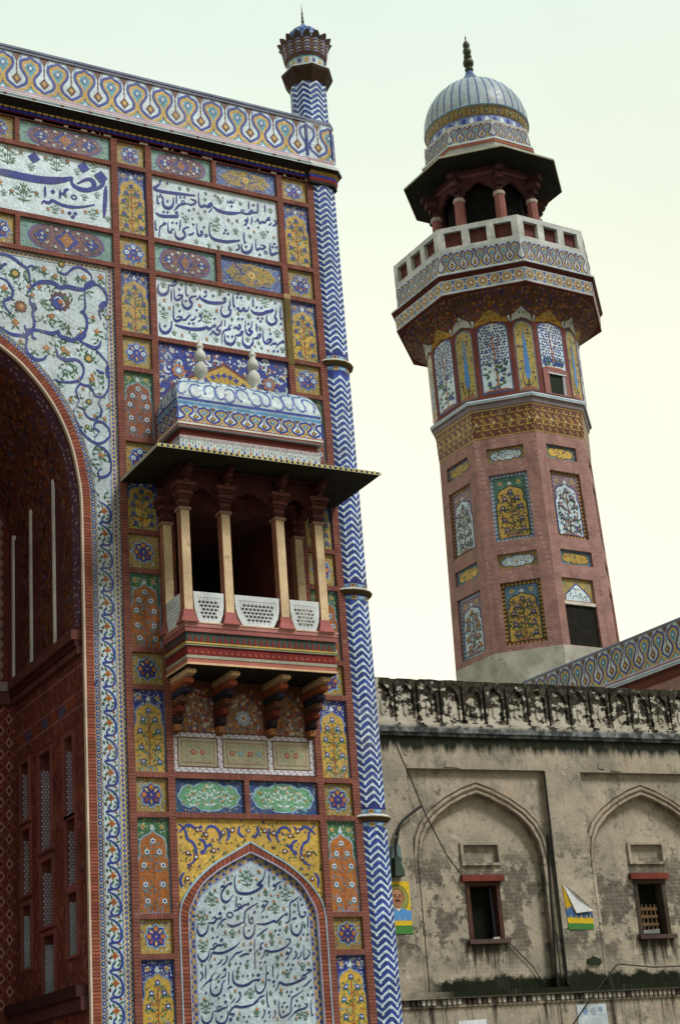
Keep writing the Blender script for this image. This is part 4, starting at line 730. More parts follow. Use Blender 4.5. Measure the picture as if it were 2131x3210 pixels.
P = Paint(lambda u, v, h: (TX + (lambda r: r * math.cos(u))((.405 if v < 21.42 else max(.02, .405 * math.cos((v - 21.42) / .46 * 1.45))) + h), TY + ((.405 if v < 21.42 else max(.02, .405 * math.cos((v - 21.42) / .46 * 1.45))) + h) * math.sin(u), v))
for k in range(16):
    for j, (z, w) in enumerate(((21.44, .14), (21.56, .12), (21.66, .1))): P.poly([(k * PI / 8 + (j % 2) * .2 - w, z), (k * PI / 8 + (j % 2) * .2, z - .05), (k * PI / 8 + (j % 2) * .2 + w, z), (k * PI / 8 + (j % 2) * .2, z + .07)], BL, 4)
P.build('dome_tiles', M['tile'], tur)
b = MB(); b.lathe([(.05, 21.9), (.022, 21.96), (.035, 22.0), (.02, 22.03), (.028, 22.1), (.016, 22.14), (.022, 22.2), (.012, 22.25), (.002, 22.47)], TX, TY, 10, (.2, .22, .24)); b.build('turret_finial', M['metal'], tur, smooth=True)
# ================================================================== BALCONY (jharokha)
bal = bpy.data.objects.new('balcony', None); COL.objects.link(bal); bal.location = (12.07, 25, 7.3); bal.matrix_world = Matrix.Translation((12.07, 25, 7.3)); bal.parent = gate; bal.matrix_parent_inverse = gate.matrix_world.inverted()
bal['label'] = 'projecting covered balcony with slim columns, pierced white railings and a tiled vaulted roof'
BX0, BX1, BY = 10.62, 13.52, 24.05
b = MB()
def ub(i, z0, z1, c, c2=None):
    b.box(BX0 + i, BX1 - i, BY + i, 25.04, z0, z1, c)
ub(0, 7.90, 7.97, (.44, .20, .18)); ub(.012, 7.82, 7.90, (.33, .12, .115)); ub(-.01, 7.965, 7.985, (.62, .42, .30))
ub(.045, 7.64, 7.82, (.06, .085, .075)); ub(.02, 7.615, 7.64, (.55, .38, .10)); ub(.03, 7.585, 7.615, (.28, .30, .22)); ub(.055, 7.42, 7.585, (.17, .024, .026)); ub(.04, 7.37, 7.42, (.33, .34, .27)); ub(.05, 7.295, 7.37, (.42, .15, .12)); ub(.035, 7.26, 7.295, (.68, .46, .28))
b.box(BX0 + .05, BX1 - .05, BY + .05, 25.03, 7.25, 7.264, (.02, .018, .012)); x = BX0 + .1  # near-black sheet paints the shade on the slab's underside
while x < BX1 - .08:
    b.poly_h(lambda u, v, h: (u, BY + .045 - h, v), [(x - .035, 7.65), (x + .035, 7.65), (x + .02, 7.72), (x, 7.78), (x - .02, 7.72)], [], .012, 0, (.20, .035, .03))
    b.poly_h(lambda u, v, h: (u, BY + .055 - h, v), [(x - .03, 7.47), (x, 7.45), (x + .03, 7.47), (x, 7.52)], [], .008, 0, (.32, .08, .045)); x += .11
y = BY + .15
while y < 25:
    b.poly_h(lambda u, v, h: (BX0 + .045 - h, u, v), [(y - .035, 7.65), (y + .035, 7.65), (y + .02, 7.72), (y, 7.78), (y - .02, 7.72)], [], .012, 0, (.16, .03, .03)); y += .11
b.build('floor_slab', M['matte'], bal)
CXS = [10.715, 11.477, 12.525, 13.295]
def column(cx, cy, half=.082, front=True):
    b = MB(); side = (.36, .22, .14)
    pz = [(.155, 7.975), (.15, 8.0), (.115, 8.08), (.10, 8.16), (.098, 8.2)]
    b.loft([[(cx - r, cy - r * .9, z), (cx + r, cy - r * .9, z), (cx + r, cy + r * .9, z), (cx - r, cy + r * .9, z)] for r, z in pz], (.34, .115, .11))
    p = b.build('column', M['matte'], bal)
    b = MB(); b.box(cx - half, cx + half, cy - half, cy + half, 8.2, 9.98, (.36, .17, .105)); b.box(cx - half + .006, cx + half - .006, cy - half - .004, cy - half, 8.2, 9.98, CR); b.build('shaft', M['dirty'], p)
    b = MB(); D1 = (.06, .022, .02)
    b.box(cx - .11, cx + .11, cy - .11, cy + .11, 9.98, 10.03, (.30, .18, .14)); b.box(cx - .09, cx + .09, cy - .09, cy + .09, 10.03, 10.12, D1)
    for i in range(5):
        r = .085 + .02 * i; z = 10.12 + .07 * i; b.box(cx - r * 1.1, cx + r * 1.1, cy - .09 - .03 * i, cy + .1, z, z + .07, ((.13, .045, .04), (.07, .022, .02))[i % 2])
    if front:
        for i in range(4): b.box(cx - .045, cx + .045, cy - .24 - .07 * i, cy - .05, 10.44 + .07 * i, 10.51 + .07 * i, ((.10, .035, .03), (.06, .02, .018))[i % 2])
        b.box(cx - .05, cx + .05, cy - .22, cy - .13, 10.40, 10.46, (.16, .06, .05))
    b.build('capital', M['matte'], p)
    return p
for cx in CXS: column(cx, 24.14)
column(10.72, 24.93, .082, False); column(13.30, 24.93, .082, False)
# cusped arches between the columns
def cusp(name, fnp, u0, u1, zt=10.72, zs=10.05, zc=10.42):
    w = u1 - u0; m = (u0 + u1) / 2
    half = [(.5, zs - .0), (.47, zs + .12), (.40, zs + .16), (.40, zs + .22), (.30, zs + .25), (.28, zs + .31), (.16, zs + .33), (.13, zs + .38), (0, zc + .03)]
    low = [(m + p[0] * w, p[1]) for p in half] + [(m - p[0] * w, p[1]) for p in half[-2::-1]]
    b = MB(); b.poly_h(fnp, [(u1, zt), (u0, zt)] + [(p[0], p[1]) for p in reversed(low)], [], 0, -.07, (.075, .024, .02))
    o = b.build(name, M['matte'], bal); return o
for i in range(3): cusp('cusped_arch', lambda u, v, h: (u, 24.11 - h, v), CXS[i] + .09, CXS[i + 1] - .09)
cusp('cusped_arch', lambda u, v, h: (10.66 - h, u, v), 24.24, 24.85); cusp('cusped_arch', lambda u, v, h: (13.28 - h, u, v), 24.24, 24.85)
b = MB(); b.box(10.6, 13.42, 24.02, 25.04, 10.72, 10.78, (.05, .02, .018)); b.build('balcony_ceiling', M['matte'], bal)
# pierced railings
JW = (.64, .69, .71)
def jali(fnp, u0, u1, z0=7.985, z1=8.53, side=False):
    w = u1 - u0; m = (u0 + u1) / 2; b = MB()
    half = [(.5, z1), (.485, z0 + .32), (.45, z0 + .18), (.37, z0 + .05), (.33, z0)]
    if side: half = [(.5, z1), (.5, z0 + .3), (.47, z0 + .15), (.40, z0)]
    out = [(m + p[0] * w, p[1]) for p in half] + [(m - p[0] * w, p[1]) for p in half[::-1]]
    inn = [(m + (p[0] - m) * (1 - .13 / w), z0 + .05 + (p[1] - z0) * .74) for p in out]
    b.poly_h(fnp, out, [inn], 0, -.05, JW)
    def hole(x, z, r, n, ph): return [(x + r * math.cos(ph + 2 * PI * k / n), z + r * math.sin(ph + 2 * PI * k / n)) for k in range(n)]
    hs = []; st_ = .074; row = 0; z = z0 + .05
    while z < z1 - .06:
        x = u0 + (st_ / 2 if row % 2 else 0)
        while x < u1:
            for dx_, dz_, r, n, ph in ((0, 0, .027, 6, 0), (st_ / 2, st_ * .22, .016, 3, PI / 2), (st_ / 2, -st_ * .22, .016, 3, -PI / 2)):
                q = hole(x + dx_, z + dz_, r, n, ph)
                if all(inside((m + (p[0] - m) * 1.06, p[1] + (.008 if p[1] > (z0 + z1) / 2 else -.008)), inn) for p in q): hs.append(q)
            x += st_
        z += st_ * .866; row += 1
    b.poly_h(fnp, inn, hs, -.006, -.03, JW, sides=False)
    return b.build('railing_panel', M['matte'], bal)
for a_, c_ in ((10.815, 11.375), (11.575, 12.425), (12.625, 13.20)): jali(lambda u, v, h: (u, 24.075 - h, v), a_, c_)
jali(lambda u, v, h: (10.645 - h, u, v), 24.25, 24.84, side=True); jali(lambda u, v, h: (13.39 - h, u, v), 24.25, 24.84, side=True)
# brackets
for bx in (10.80, 11.60, 12.56, 13.34):
    b = MB(); st = [(7.26, .78), (7.13, .66), (7.0, .54), (6.86, .42), (6.72, .31), (6.58, .20), (6.44, .12)]
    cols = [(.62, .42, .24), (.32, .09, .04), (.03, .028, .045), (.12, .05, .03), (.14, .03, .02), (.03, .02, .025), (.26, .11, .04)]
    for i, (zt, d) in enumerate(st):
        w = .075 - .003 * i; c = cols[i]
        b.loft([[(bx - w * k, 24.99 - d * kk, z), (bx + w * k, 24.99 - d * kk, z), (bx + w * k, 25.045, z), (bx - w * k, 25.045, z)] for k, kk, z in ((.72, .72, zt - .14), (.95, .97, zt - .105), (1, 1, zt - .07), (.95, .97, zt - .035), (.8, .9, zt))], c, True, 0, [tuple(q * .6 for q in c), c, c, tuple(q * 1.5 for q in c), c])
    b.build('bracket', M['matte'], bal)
# painted wall below the slab
P = Paint(fac(10.745, 6.33, 25.044)); rr_ = random.Random(11); P.rect(0, 0, 2.675, .95, (.13, .05, .035), 0)
for a_, c_ in ((.12, .78), (.95, 1.72), (1.9, 2.52)):
    m_, w_ = (a_ + c_) / 2, (c_ - a_) / 2
    P.poly([(a_, .03), (c_, .03), (c_ - .02, .42), (m_ + w_ * .55, .62), (m_, .74), (m_ - w_ * .55, .62), (a_ + .02, .42)], (.26, .16, .11), 1)
    for k in range(130): P.star(m_ + rr_.uniform(-.95, .95) * w_, .04 + rr_.random() * .75, .042, .02, 4, rr_.choice([(.30, .06, .03), (.52, .46, .40), (.42, .20, .06), (.12, .10, .16)]), 2)
P.star(1.34, .30, .15, .12, 8, (.34, .42, .50), 3); P.star(1.34, .30, .09, .06, 8, (.55, .6, .65), 4); P.disc(1.34, .30, .03, OR, 5)
P.build('painted_soffit_panel', M['matte'], bal)
for x0_ in (10.747, 13.36):
    b = MB(); b.poly_h(lambda u, v, h: (x0_ + h, u, v), [(25.04, 6.35), (25.04, 7.27), (24.25, 7.27), (24.4, 7.05), (24.75, 6.7), (24.92, 6.4)], [], .04, 0, (.24, .14, .125)); b.build('bracket_cheek', M['matte'], bal)
# eave
EX0, EX1, EY = 9.935, 14.205, 23.30
b = MB(); D = (.028, .027, .017)  # near-black soffit colour: the shade under the eave is put into it
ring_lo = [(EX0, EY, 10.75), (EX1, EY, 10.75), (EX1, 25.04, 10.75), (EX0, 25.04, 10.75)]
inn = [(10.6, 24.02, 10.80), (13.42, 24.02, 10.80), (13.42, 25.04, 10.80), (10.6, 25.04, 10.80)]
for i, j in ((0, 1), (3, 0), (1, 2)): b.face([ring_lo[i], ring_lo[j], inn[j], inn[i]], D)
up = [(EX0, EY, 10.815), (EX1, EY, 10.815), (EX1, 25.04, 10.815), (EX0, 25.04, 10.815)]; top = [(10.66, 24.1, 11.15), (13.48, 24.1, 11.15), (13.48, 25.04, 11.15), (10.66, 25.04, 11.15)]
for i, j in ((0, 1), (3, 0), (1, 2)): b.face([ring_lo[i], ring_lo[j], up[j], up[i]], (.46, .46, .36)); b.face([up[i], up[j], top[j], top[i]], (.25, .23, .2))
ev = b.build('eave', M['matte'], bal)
b = MB(); b.box(EX0 - .003, EX1 + .003, EY - .004, EY + .01, 10.752, 10.814, (.60, .62, .60)); b.box(EX0 - .004, EX0 + .01, EY + .01, 25.03, 10.752, 10.814, (.5, .5, .46)); b.box(EX1 - .01, EX1 + .004, EY + .01, 25.03, 10.752, 10.814, (.5, .5, .46)); x = EX0
while x < EX1 - .02:
    b.box(x, min(x + .052, EX1), EY - .006, EY + .004, 10.755, 10.81, (.56, .48, .16)); b.box(x + .06, min(x + .10, EX1), EY - .004, EY + .004, 10.757, 10.805, (.46, .54, .64)); x += .106
y = EY
while y < 25: b.box(EX0 - .006, EX0 + .004, y, y + .052, 10.757, 10.81, (.40, .38, .26)); b.box(EX1 - .004, EX1 + .006, y, y + .052, 10.757, 10.81, (.5, .44, .16)); y += .106
b.build('beaded_edge', M['matte'], ev)
# roof: tassel band, cove, moulding, frieze, vault
b = MB(); RX0, RX1 = 10.70, 13.45
b.box(RX0, RX1, 24.10, 25.04, 11.0, 11.40, WH2); b.box(RX0 + .03, RX1 - .03, 24.13, 25.04, 11.40, 11.57, (.12, .028, .022)); b.box(10.665, 13.505, 24.06, 25.04, 11.57, 11.60, (.42, .16, .14)); b.box(10.655, 13.515, 24.045, 25.04, 11.60, 11.64, (.64, .66, .62)); b.box(10.67, 13.50, 24.065, 25.04, 11.545, 11.57, (.2, .2, .2)); b.box(10.645, 13.52, 24.04, 25.04, 11.64, 11.655, (.42, .16, .14))
rf = b.build('roof', M['matte'], bal)
def fx_(P, w, name, h=1): return P.build(name, M['tile'], rf)
for fnq, w in ((lambda u, v, h: (RX0 + u, 24.098 - h, 11.15 + v), RX1 - RX0), (lambda u, v, h: (RX0 - .002 - h, 25.04 - u, 11.15 + v), .94), (lambda u, v, h: (RX1 + .002 + h, 24.1 + u, 11.15 + v), .94)):
    P = Paint(fnq); P.rect(0, 0, w, .245, WH2); P.rect(0, .205, w, .245, (.40, .34, .36), 1); k = 0; x = .06
    while x < w - .04:
        c = (.52, .12, .05) if k % 2 else (.06, .08, .42); P.poly([(x - .032, .012), (x + .032, .012), (x + .012, .075), (x, .105), (x - .012, .075)], c, 1); P.leaf(x + .06, .09, PI / 2, .06, .022, GR, 1); P.disc(x, .135, .014, YE, 1, 5); P.stroke([(x - .06, .17), (x - .03, .20), (x, .165), (x + .03, .20), (x + .06, .17)], .014, (.28, .22, .26), 1, taper=False, n=2); P.stroke([(x, .11), (x, .17)], .009, (.3, .26, .3), 1, taper=False, smooth=False); x += .118; k += 1
    P.build('tassel_band', M['tile'], rf)
for fnq, w in ((lambda u, v, h: (10.66 + u, 24.05 - h, 11.655 + v), 2.85), (lambda u, v, h: (10.66 - h, 25.04 - u, 11.655 + v), .99), (lambda u, v, h: (13.51 + h, 24.05 + u, 11.655 + v), .99)):
    P = Paint(fnq); m_frieze(P, 0, w, .335, 0, .305, .17, 0, wscale=1.15); P.rect(0, .305, w, .40, SKY, 0); x = .02
    while x < w: P.rect(x, .325, min(w, x + .30), .375, (.08, .26, .52), 1); P.disc(min(w - .02, x + .335), .35, .018, BR, 1, 5); x += .37
    P.build('roof_frieze', M['tile'], rf)
b = MB(); b.box(10.662, 13.508, 24.052, 25.04, 11.65, 12.055, WH2)
VI, VZ, VH = .42, 12.055, .60
def vring(t):
    i = VI * (1 - math.cos(t * PI / 2)); z = VZ + VH * math.sin(t * PI / 2); return [(10.66 + i, 24.05 + i, z), (13.51 - i, 24.05 + i, z), (13.51 - i, 25.04, z), (10.66 + i, 25.04, z)]
b.loft([vring(k / 8) for k in range(9)], (.55, .62, .68)); b.build('vault', M['tile'], rf)
def vaultfn(kind):
    W0 = 2.85 if kind == 'f' else .99
    def fn(u, v, h):
        t = max(0, min(1, v)); i = VI * (1 - math.cos(t * PI / 2)) - h; z = VZ + VH * math.sin(t * PI / 2) + h * .5
        if kind == 'f': return (10.66 + i + (2.85 - 2 * i) * u / W0, 24.05 + i, z)
        s_ = u / W0
        if kind == 'l': return (10.66 + i, 25.04 - s_ * (.99 - i), z)
        return (13.51 - i, 24.05 + i + s_ * (.99 - i), z)
    return fn, W0
for kind in 'flr':
    fn, w = vaultfn(kind); P = Paint(fn); base_ = (.46, .56, .62); n = 8
    for k in range(n): P.rect(0, k / n, w, (k + 1) / n, base_, 1)
    ra = random.Random(4); x = .12
    while x < w - .1:
        for vv, sc in ((.28, 1), (.68, .85)):
            cx = x + ra.uniform(-.05, .05) + (.12 if vv > .5 else 0); a0 = ra.random() * 6.3; dr = ra.choice((-1, 1))
            pts = [(min(max(cx + .145 * sc * math.cos(a0 + dr * t) * (1 - .08 * t), 0.01), w - .01), min(.98, max(.02, vv + .23 * sc * math.sin(a0 + dr * t) * (1 - .08 * t)))) for t in (0, .8, 1.6, 2.4, 3.2, 4.0, 4.8)]
            P.stroke(pts, .044, (.03, .09, .34), 2, n=3); P.disc(pts[-1][0], pts[-1][1], .025, BL, 2, 6, 1.5)
            for t in (1, 3, 5): P.leaf(pts[t][0], pts[t][1], a0 + t, .07, .03, (.08, .2, .45), 2)
        x += .235
    P.rect(0, .93, w, 1.0, TQL, 3); P.stroke([(0.02, .03), (w - .02, .03)], .05, BL, 2, taper=False, smooth=False)
    P.build('vault_tiles', M['tile'], rf)
for fx in (11.37, 12.43):
    b = MB(); b.lathe([(.075, 12.63), (.09, 12.68), (.05, 12.74), (.055, 12.78), (.115, 12.86), (.13, 12.94), (.11, 13.02), (.06, 13.09), (.05, 13.11), (.10, 13.15), (.115, 13.21), (.095, 13.28), (.055, 13.34), (.05, 13.37), (.07, 13.41), (.05, 13.46), (.03, 13.52), (.004, 13.62)], fx, 24.55, 18, (.58, .60, .56)); b.build('roof_finial', M['matte'], rf, smooth=True)
# niche behind the roof
NA = [(10.705, 11.98), (10.71, 12.10), (10.775, 12.36), (10.875, 12.60), (10.99, 12.78), (11.2, 12.95), (11.41, 13.08), (11.75, 13.24), (12.07, 13.42)]
NF = cat(NA, 3); NF = NF + mir(NF, 12.07)
P = Paint(fac(0, 0)); P.rect(10.745, 11.98, 13.42, 13.645, BL, 0); rq = random.Random(21)
okk = lambda p: not inside(p, NF) and 10.77 < p[0] < 13.4 and p[1] < 13.63
for _ in range(150):
    x, z = rq.uniform(10.77, 13.4), rq.uniform(12.2, 13.62)
    if not okk((x, z)): continue
    a = rq.random() * 6.3; P.stroke([(x + .07 * math.cos(a + t), z + .07 * math.sin(a + t)) for t in (0, .9, 1.8, 2.7)], .046, rq.choice([WH, WH2, SKY, BLD]), 1, n=3)
scatter(P, rq, 2.65, 1.5, 420, okk, [WH, OR, YE, WH, BLD, WH2, ORD], .022, .040, 2, 10.745, 12.1)
for sx in (-.92, .92): P.star(12.07 + sx, 13.12, .15, .11, 8, OR, 4); P.star(12.07 + sx, 13.12, .10, .07, 8, BLL, 5); P.disc(12.07 + sx, 13.12, .05, WH, 6)
P.poly([p for p in NF if 10.745 <= p[0] <= 13.42], (.16, .055, .045), 3)
N2 = [(12.07 + (p[0] - 12.07) * .955, 11.98 + (p[1] - 11.98) * .955) for p in NF]; N2 = [(p[0], max(p[1], 11.98)) for p in N2]
P.poly(N2, YE, 4)
for k in range(-6, 7):
    a = PI / 2 - k * .22; P.stroke([(12.07 + k * .04, 12.5), (12.07 + math.cos(a) * .45, 12.6 + math.sin(a) * .45), (12.07 + math.cos(a) * .75, 12.45 + math.sin(a) * .72)], .02, YED, 5); P.star(12.07 + math.cos(a) * .62 * (1 if abs(k) > 2 else .9), 12.42 + math.sin(a) * .74, .07, .035, 4, BL, 6)
for k in range(30): P.leaf(rq.uniform(10.85, 13.3), rq.uniform(12.1, 12.8), rq.random() * 6, .1, .04, rq.choice([BLD, GRD]), 5)
P.build('roof_niche_panel', M['tile'], gate)
# dado of three painted panels
def m_dado(P, w, h, rnd):
    P.rect(0, 0, w, h, (.50, .54, .62))
    def dots(x0, z0, x1, z1):
        n = max(1, int((x1 - x0) / .042)); m = max(1, int((z1 - z0) / .042))
        for i in range(n):
            for j in range(m): P.disc(x0 + (i + .5) * (x1 - x0) / n, z0 + (j + .5) * (z1 - z0) / m, .0185, (.72, .74, .80) if (i + j) % 3 else (.48, .24, .26), 1, 5)
    t = .085; dots(0, 0, w, t); dots(0, h - t, w, h); dots(0, t, t, h - t); dots(w - t, t, w, h - t)
    xs = (.085, .83, .915, 1.775, 1.86, w - .085); dots(.83, t, .915, h - t); dots(1.775, t, 1.86, h - t)
    for i in (0, 2, 4):
        a, c = xs[i] + .02, xs[i + 1] - .02; P.rect(a - .02, t, c + .02, h - t, (.14, .07, .05), 1); P.rect(a, t + .02, c, h - t - .02, (.36, .35, .26), 2); P.rect(a + .05, t + .07, c - .05, h - t - .07, (.36, .18, .12), 3); P.rect(a + .065, t + .085, c - .065, h - t - .085, (.34, .33, .22), 4)
        scatter(P, rnd, c - a - .16, h - 2 * t - .2, 60, lambda p: True, [(.42, .28, .12), (.30, .36, .34), (.22, .28, .16), (.44, .40, .30)], .014, .026, 5, a + .08, t + .1)
        for k in range(2 if i != 2 else 4): x = (a + c) / 2 + (k - (.5 if i != 2 else 1.5)) * .17; P.star(x, h / 2, .05, .038, 8, (.34, .08, .05) if (k % 2 == 0 or i != 2) else TQ, 6); P.star(x, h / 2, .026, .015, 6, (.5, .36, .3), 7)
panel('painted_dado', 10.745, 13.42, 5.665, 6.35, m_dado, 25.044, 'matte')
# ---- lower blind arch with inscription
CX = 12.07
def sym(h): return [(CX + p[0], p[1]) for p in h] + [(CX - p[0], p[1]) for p in h[-2::-1]]
ZB = -1.6
Ao = cat([(1.325, ZB), (1.325, 2.0), (1.325, 3.0), (1.31, 3.37), (1.215, 3.60), (1.0, 3.86), (.68, 4.115), (.35, 4.295), (0, 4.485)], 4); Ai = cat([(1.19, ZB), (1.19, 2.0), (1.19, 3.0), (1.175, 3.32), (1.10, 3.52), (.92, 3.80), (.65, 4.015), (.36, 4.175), (0, 4.34)], 4); An = cat([(1.035, ZB), (1.035, 2.0), (1.035, 3.0), (1.02, 3.33), (.955, 3.53), (.80, 3.715), (.56, 3.86), (.30, 4.01), (0, 4.17)], 4)
P = Paint(fac(0, 0)); z1 = 4.885
P.poly([(10.745, ZB), (10.745, z1), (13.42, z1), (13.42, ZB)] + sym(Ao), YE, 0); ry = random.Random(9); spA = sym(Ao)
oky = lambda p: not inside(p, spA) and 10.77 < p[0] < 13.4 and p[1] < 4.86
for sg in (-1, 1):
    f = lambda x, z: (CX + sg * x, z)
    for pts in (((1.27, 4.80), (1.16, 4.70), (1.12, 4.55), (1.02, 4.48), (.97, 4.33), (1.03, 4.17), (1.15, 4.12)), ((1.27, 4.65), (1.1, 4.78), (.95, 4.72), (.85, 4.78)), ((.80, 4.68), (.72, 4.76), (.60, 4.74), (.52, 4.62), (.56, 4.50)), ((.85, 4.30), (.78, 4.42), (.70, 4.46)), ((.40, 4.75), (.36, 4.62), (.42, 4.52)), ((.16, 4.78), (.18, 4.66), (.08, 4.58)), ((1.2, 4.0), (1.27, 3.9), (1.25, 3.75)), ((.92, 4.55), (.82, 4.5), (.8, 4.38))):
        P.stroke([f(*p) for p in pts], .045, BL, 3)
    for x, z in ((.98, 4.25), (.78, 4.62), (.93, 4.70), (.47, 4.66), (.3, 4.7), (1.12, 4.32), (.66, 4.36), (1.15, 3.9)): P.flower(*f(x, z), .058, BR, WH, 4, 6)
    P.star(*f(.86, 4.33), .05, .03, 6, BL, 3); P.flower(CX, 4.70, .045, BR, WH, 3)
scatter(P, ry, 2.65, 1.9, 620, oky, [GRD, BR, YEL, YED, GR, YED, BLD], .018, .034, 2, 10.745, 3.0)
P.build('yellow_spandrel', M['tile'], gate)
b = MB()
for sg in (1, -1):
    p0 = [(CX + sg * p[0], p[1]) for p in Ai]; p1 = [(CX + sg * p[0], p[1]) for p in Ao]; brick_arch(b, p0, p1, 24.99, 25.05, .06)
    e0 = [(CX + sg * p[0], p[1]) for p in Ao]; e1 = [(CX + sg * (p[0] + (.02 if p[1] < 3.3 else .012)), p[1] + (.022 if p[1] > 3.3 else 0)) for p in Ao]; band(e0, e1, 24.98, 25.05, 0, (.34, .52, .66), b)
    e0 = [(CX + sg * p[0], p[1]) for p in Ai]; e1 = [(CX + sg * (p[0] - (.016 if p[1] < 3.3 else .01)), p[1] - (.018 if p[1] > 3.3 else 0)) for p in Ai]; band(e0, e1, 24.98, 25.05, 0, (.40, .42, .60), b)
b.build('blind_arch_band', M['matte'], gate)
P = Paint(fac(0, 0, 25.047)); P.poly(sym(Ai), (.34, .30, .30), 0)
for sg in (1, -1):
    acc = 0
    for i in range(len(Ai) - 1):
        l = math.hypot(Ai[i + 1][0] - Ai[i][0], Ai[i + 1][1] - Ai[i][1]); n = max(1, int(l / .065))
        for k in range(n):
            t = (k + .5) / n; p = [(Ai[i][j] + (Ai[i + 1][j] - Ai[i][j]) * t) for j in (0, 1)]; q = [(An[i][j] + (An[i + 1][j] - An[i][j]) * t) for j in (0, 1)]
            for s_, c in ((.3, YE if (i + k) % 2 else BL), (.68, BL if (i + k) % 2 else YE)): P.star(CX + sg * (p[0] + (q[0] - p[0]) * s_), p[1] + (q[1] - p[1]) * s_, .034, .022, 4, c, 1)
Aw = [(p[0] + .022, p[1] + .02 if p[1] > 3 else p[1]) for p in An]; P.poly(sym(Aw), (.36, .44, .66), 2); P.poly(sym(An), (.53, .66, .76), 3)
write(P, 'D', 0, 0, (.012, .03, .17), 4, 1.3)
P.build('inscription_panel', M['tile'], gate)
# ================================================================== MINARET
MX, MY, TH = 28.076, 38.0, math.radians(159.837)
mina = thing('minaret', 'tall octagonal brick minaret with tile panels, a railed gallery and a ribbed dome', 'minaret', (MX, MY, -1.65))
def mc(i, r): a = TH + PI / 4 * i; return (MX + r * math.cos(a), MY + r * math.sin(a))
def oct_(r, z): return [mc(i, r) + (z,) for i in range(8)]
def mface(i, r0, z0, r1, z1, W_=None):
    """u in 0..W (or 0..1), v is height z"""
    a0, b0, a1, b1 = mc(i, r0), mc(i + 1, r0), mc(i, r1), mc(i + 1, r1); am = TH + PI / 4 * (i + .5); nx, ny = math.cos(am), math.sin(am)
    def fn(u, v, h):
        t = (v - z0) / (z1 - z0); q = u / W_ if W_ else u
        ax, ay = a0[0] + (a1[0] - a0[0]) * t, a0[1] + (a1[1] - a0[1]) * t; bx, by = b0[0] + (b1[0] - b0[0]) * t, b0[1] + (b1[1] - b0[1]) * t
        return (ax + (bx - ax) * q + nx * h, ay + (by - ay) * q + ny * h, v)
    return fn
b = MB(); b.loft([oct_(2.66, -1.65), oct_(2.55, 12.02)], (.46, .44, .38)); b.build('plinth', M['dirty'], mina)
rows = [(17.79, 18.24), (15.32, 17.40), (14.47, 14.93), (12.2, 14.06)]
UA, UB = .18, .785
b = MB(); ZS0, ZS1, RS0, RS1 = 12.02, 18.60, 2.545, 2.40
for i in range(8):
    fn = mface(i, RS0, ZS0, RS1, ZS1); hs = [[(UA, a), (UB, a), (UB, c), (UA, c)] for a, c in rows]
    if i == 2: hs[3] = [(UA - .05, 12.03), (UB - .06, 12.03), (UB - .06, 14.06), (UA - .05, 14.06)]
    b.poly_h(fn, [(0, ZS0), (1, ZS0), (1, ZS1), (0, ZS1)], hs, 0, -.09, sides=False)
    if i == 2: continue
b.build('shaft', M['tbrick'], mina)
rm = random.Random(17)
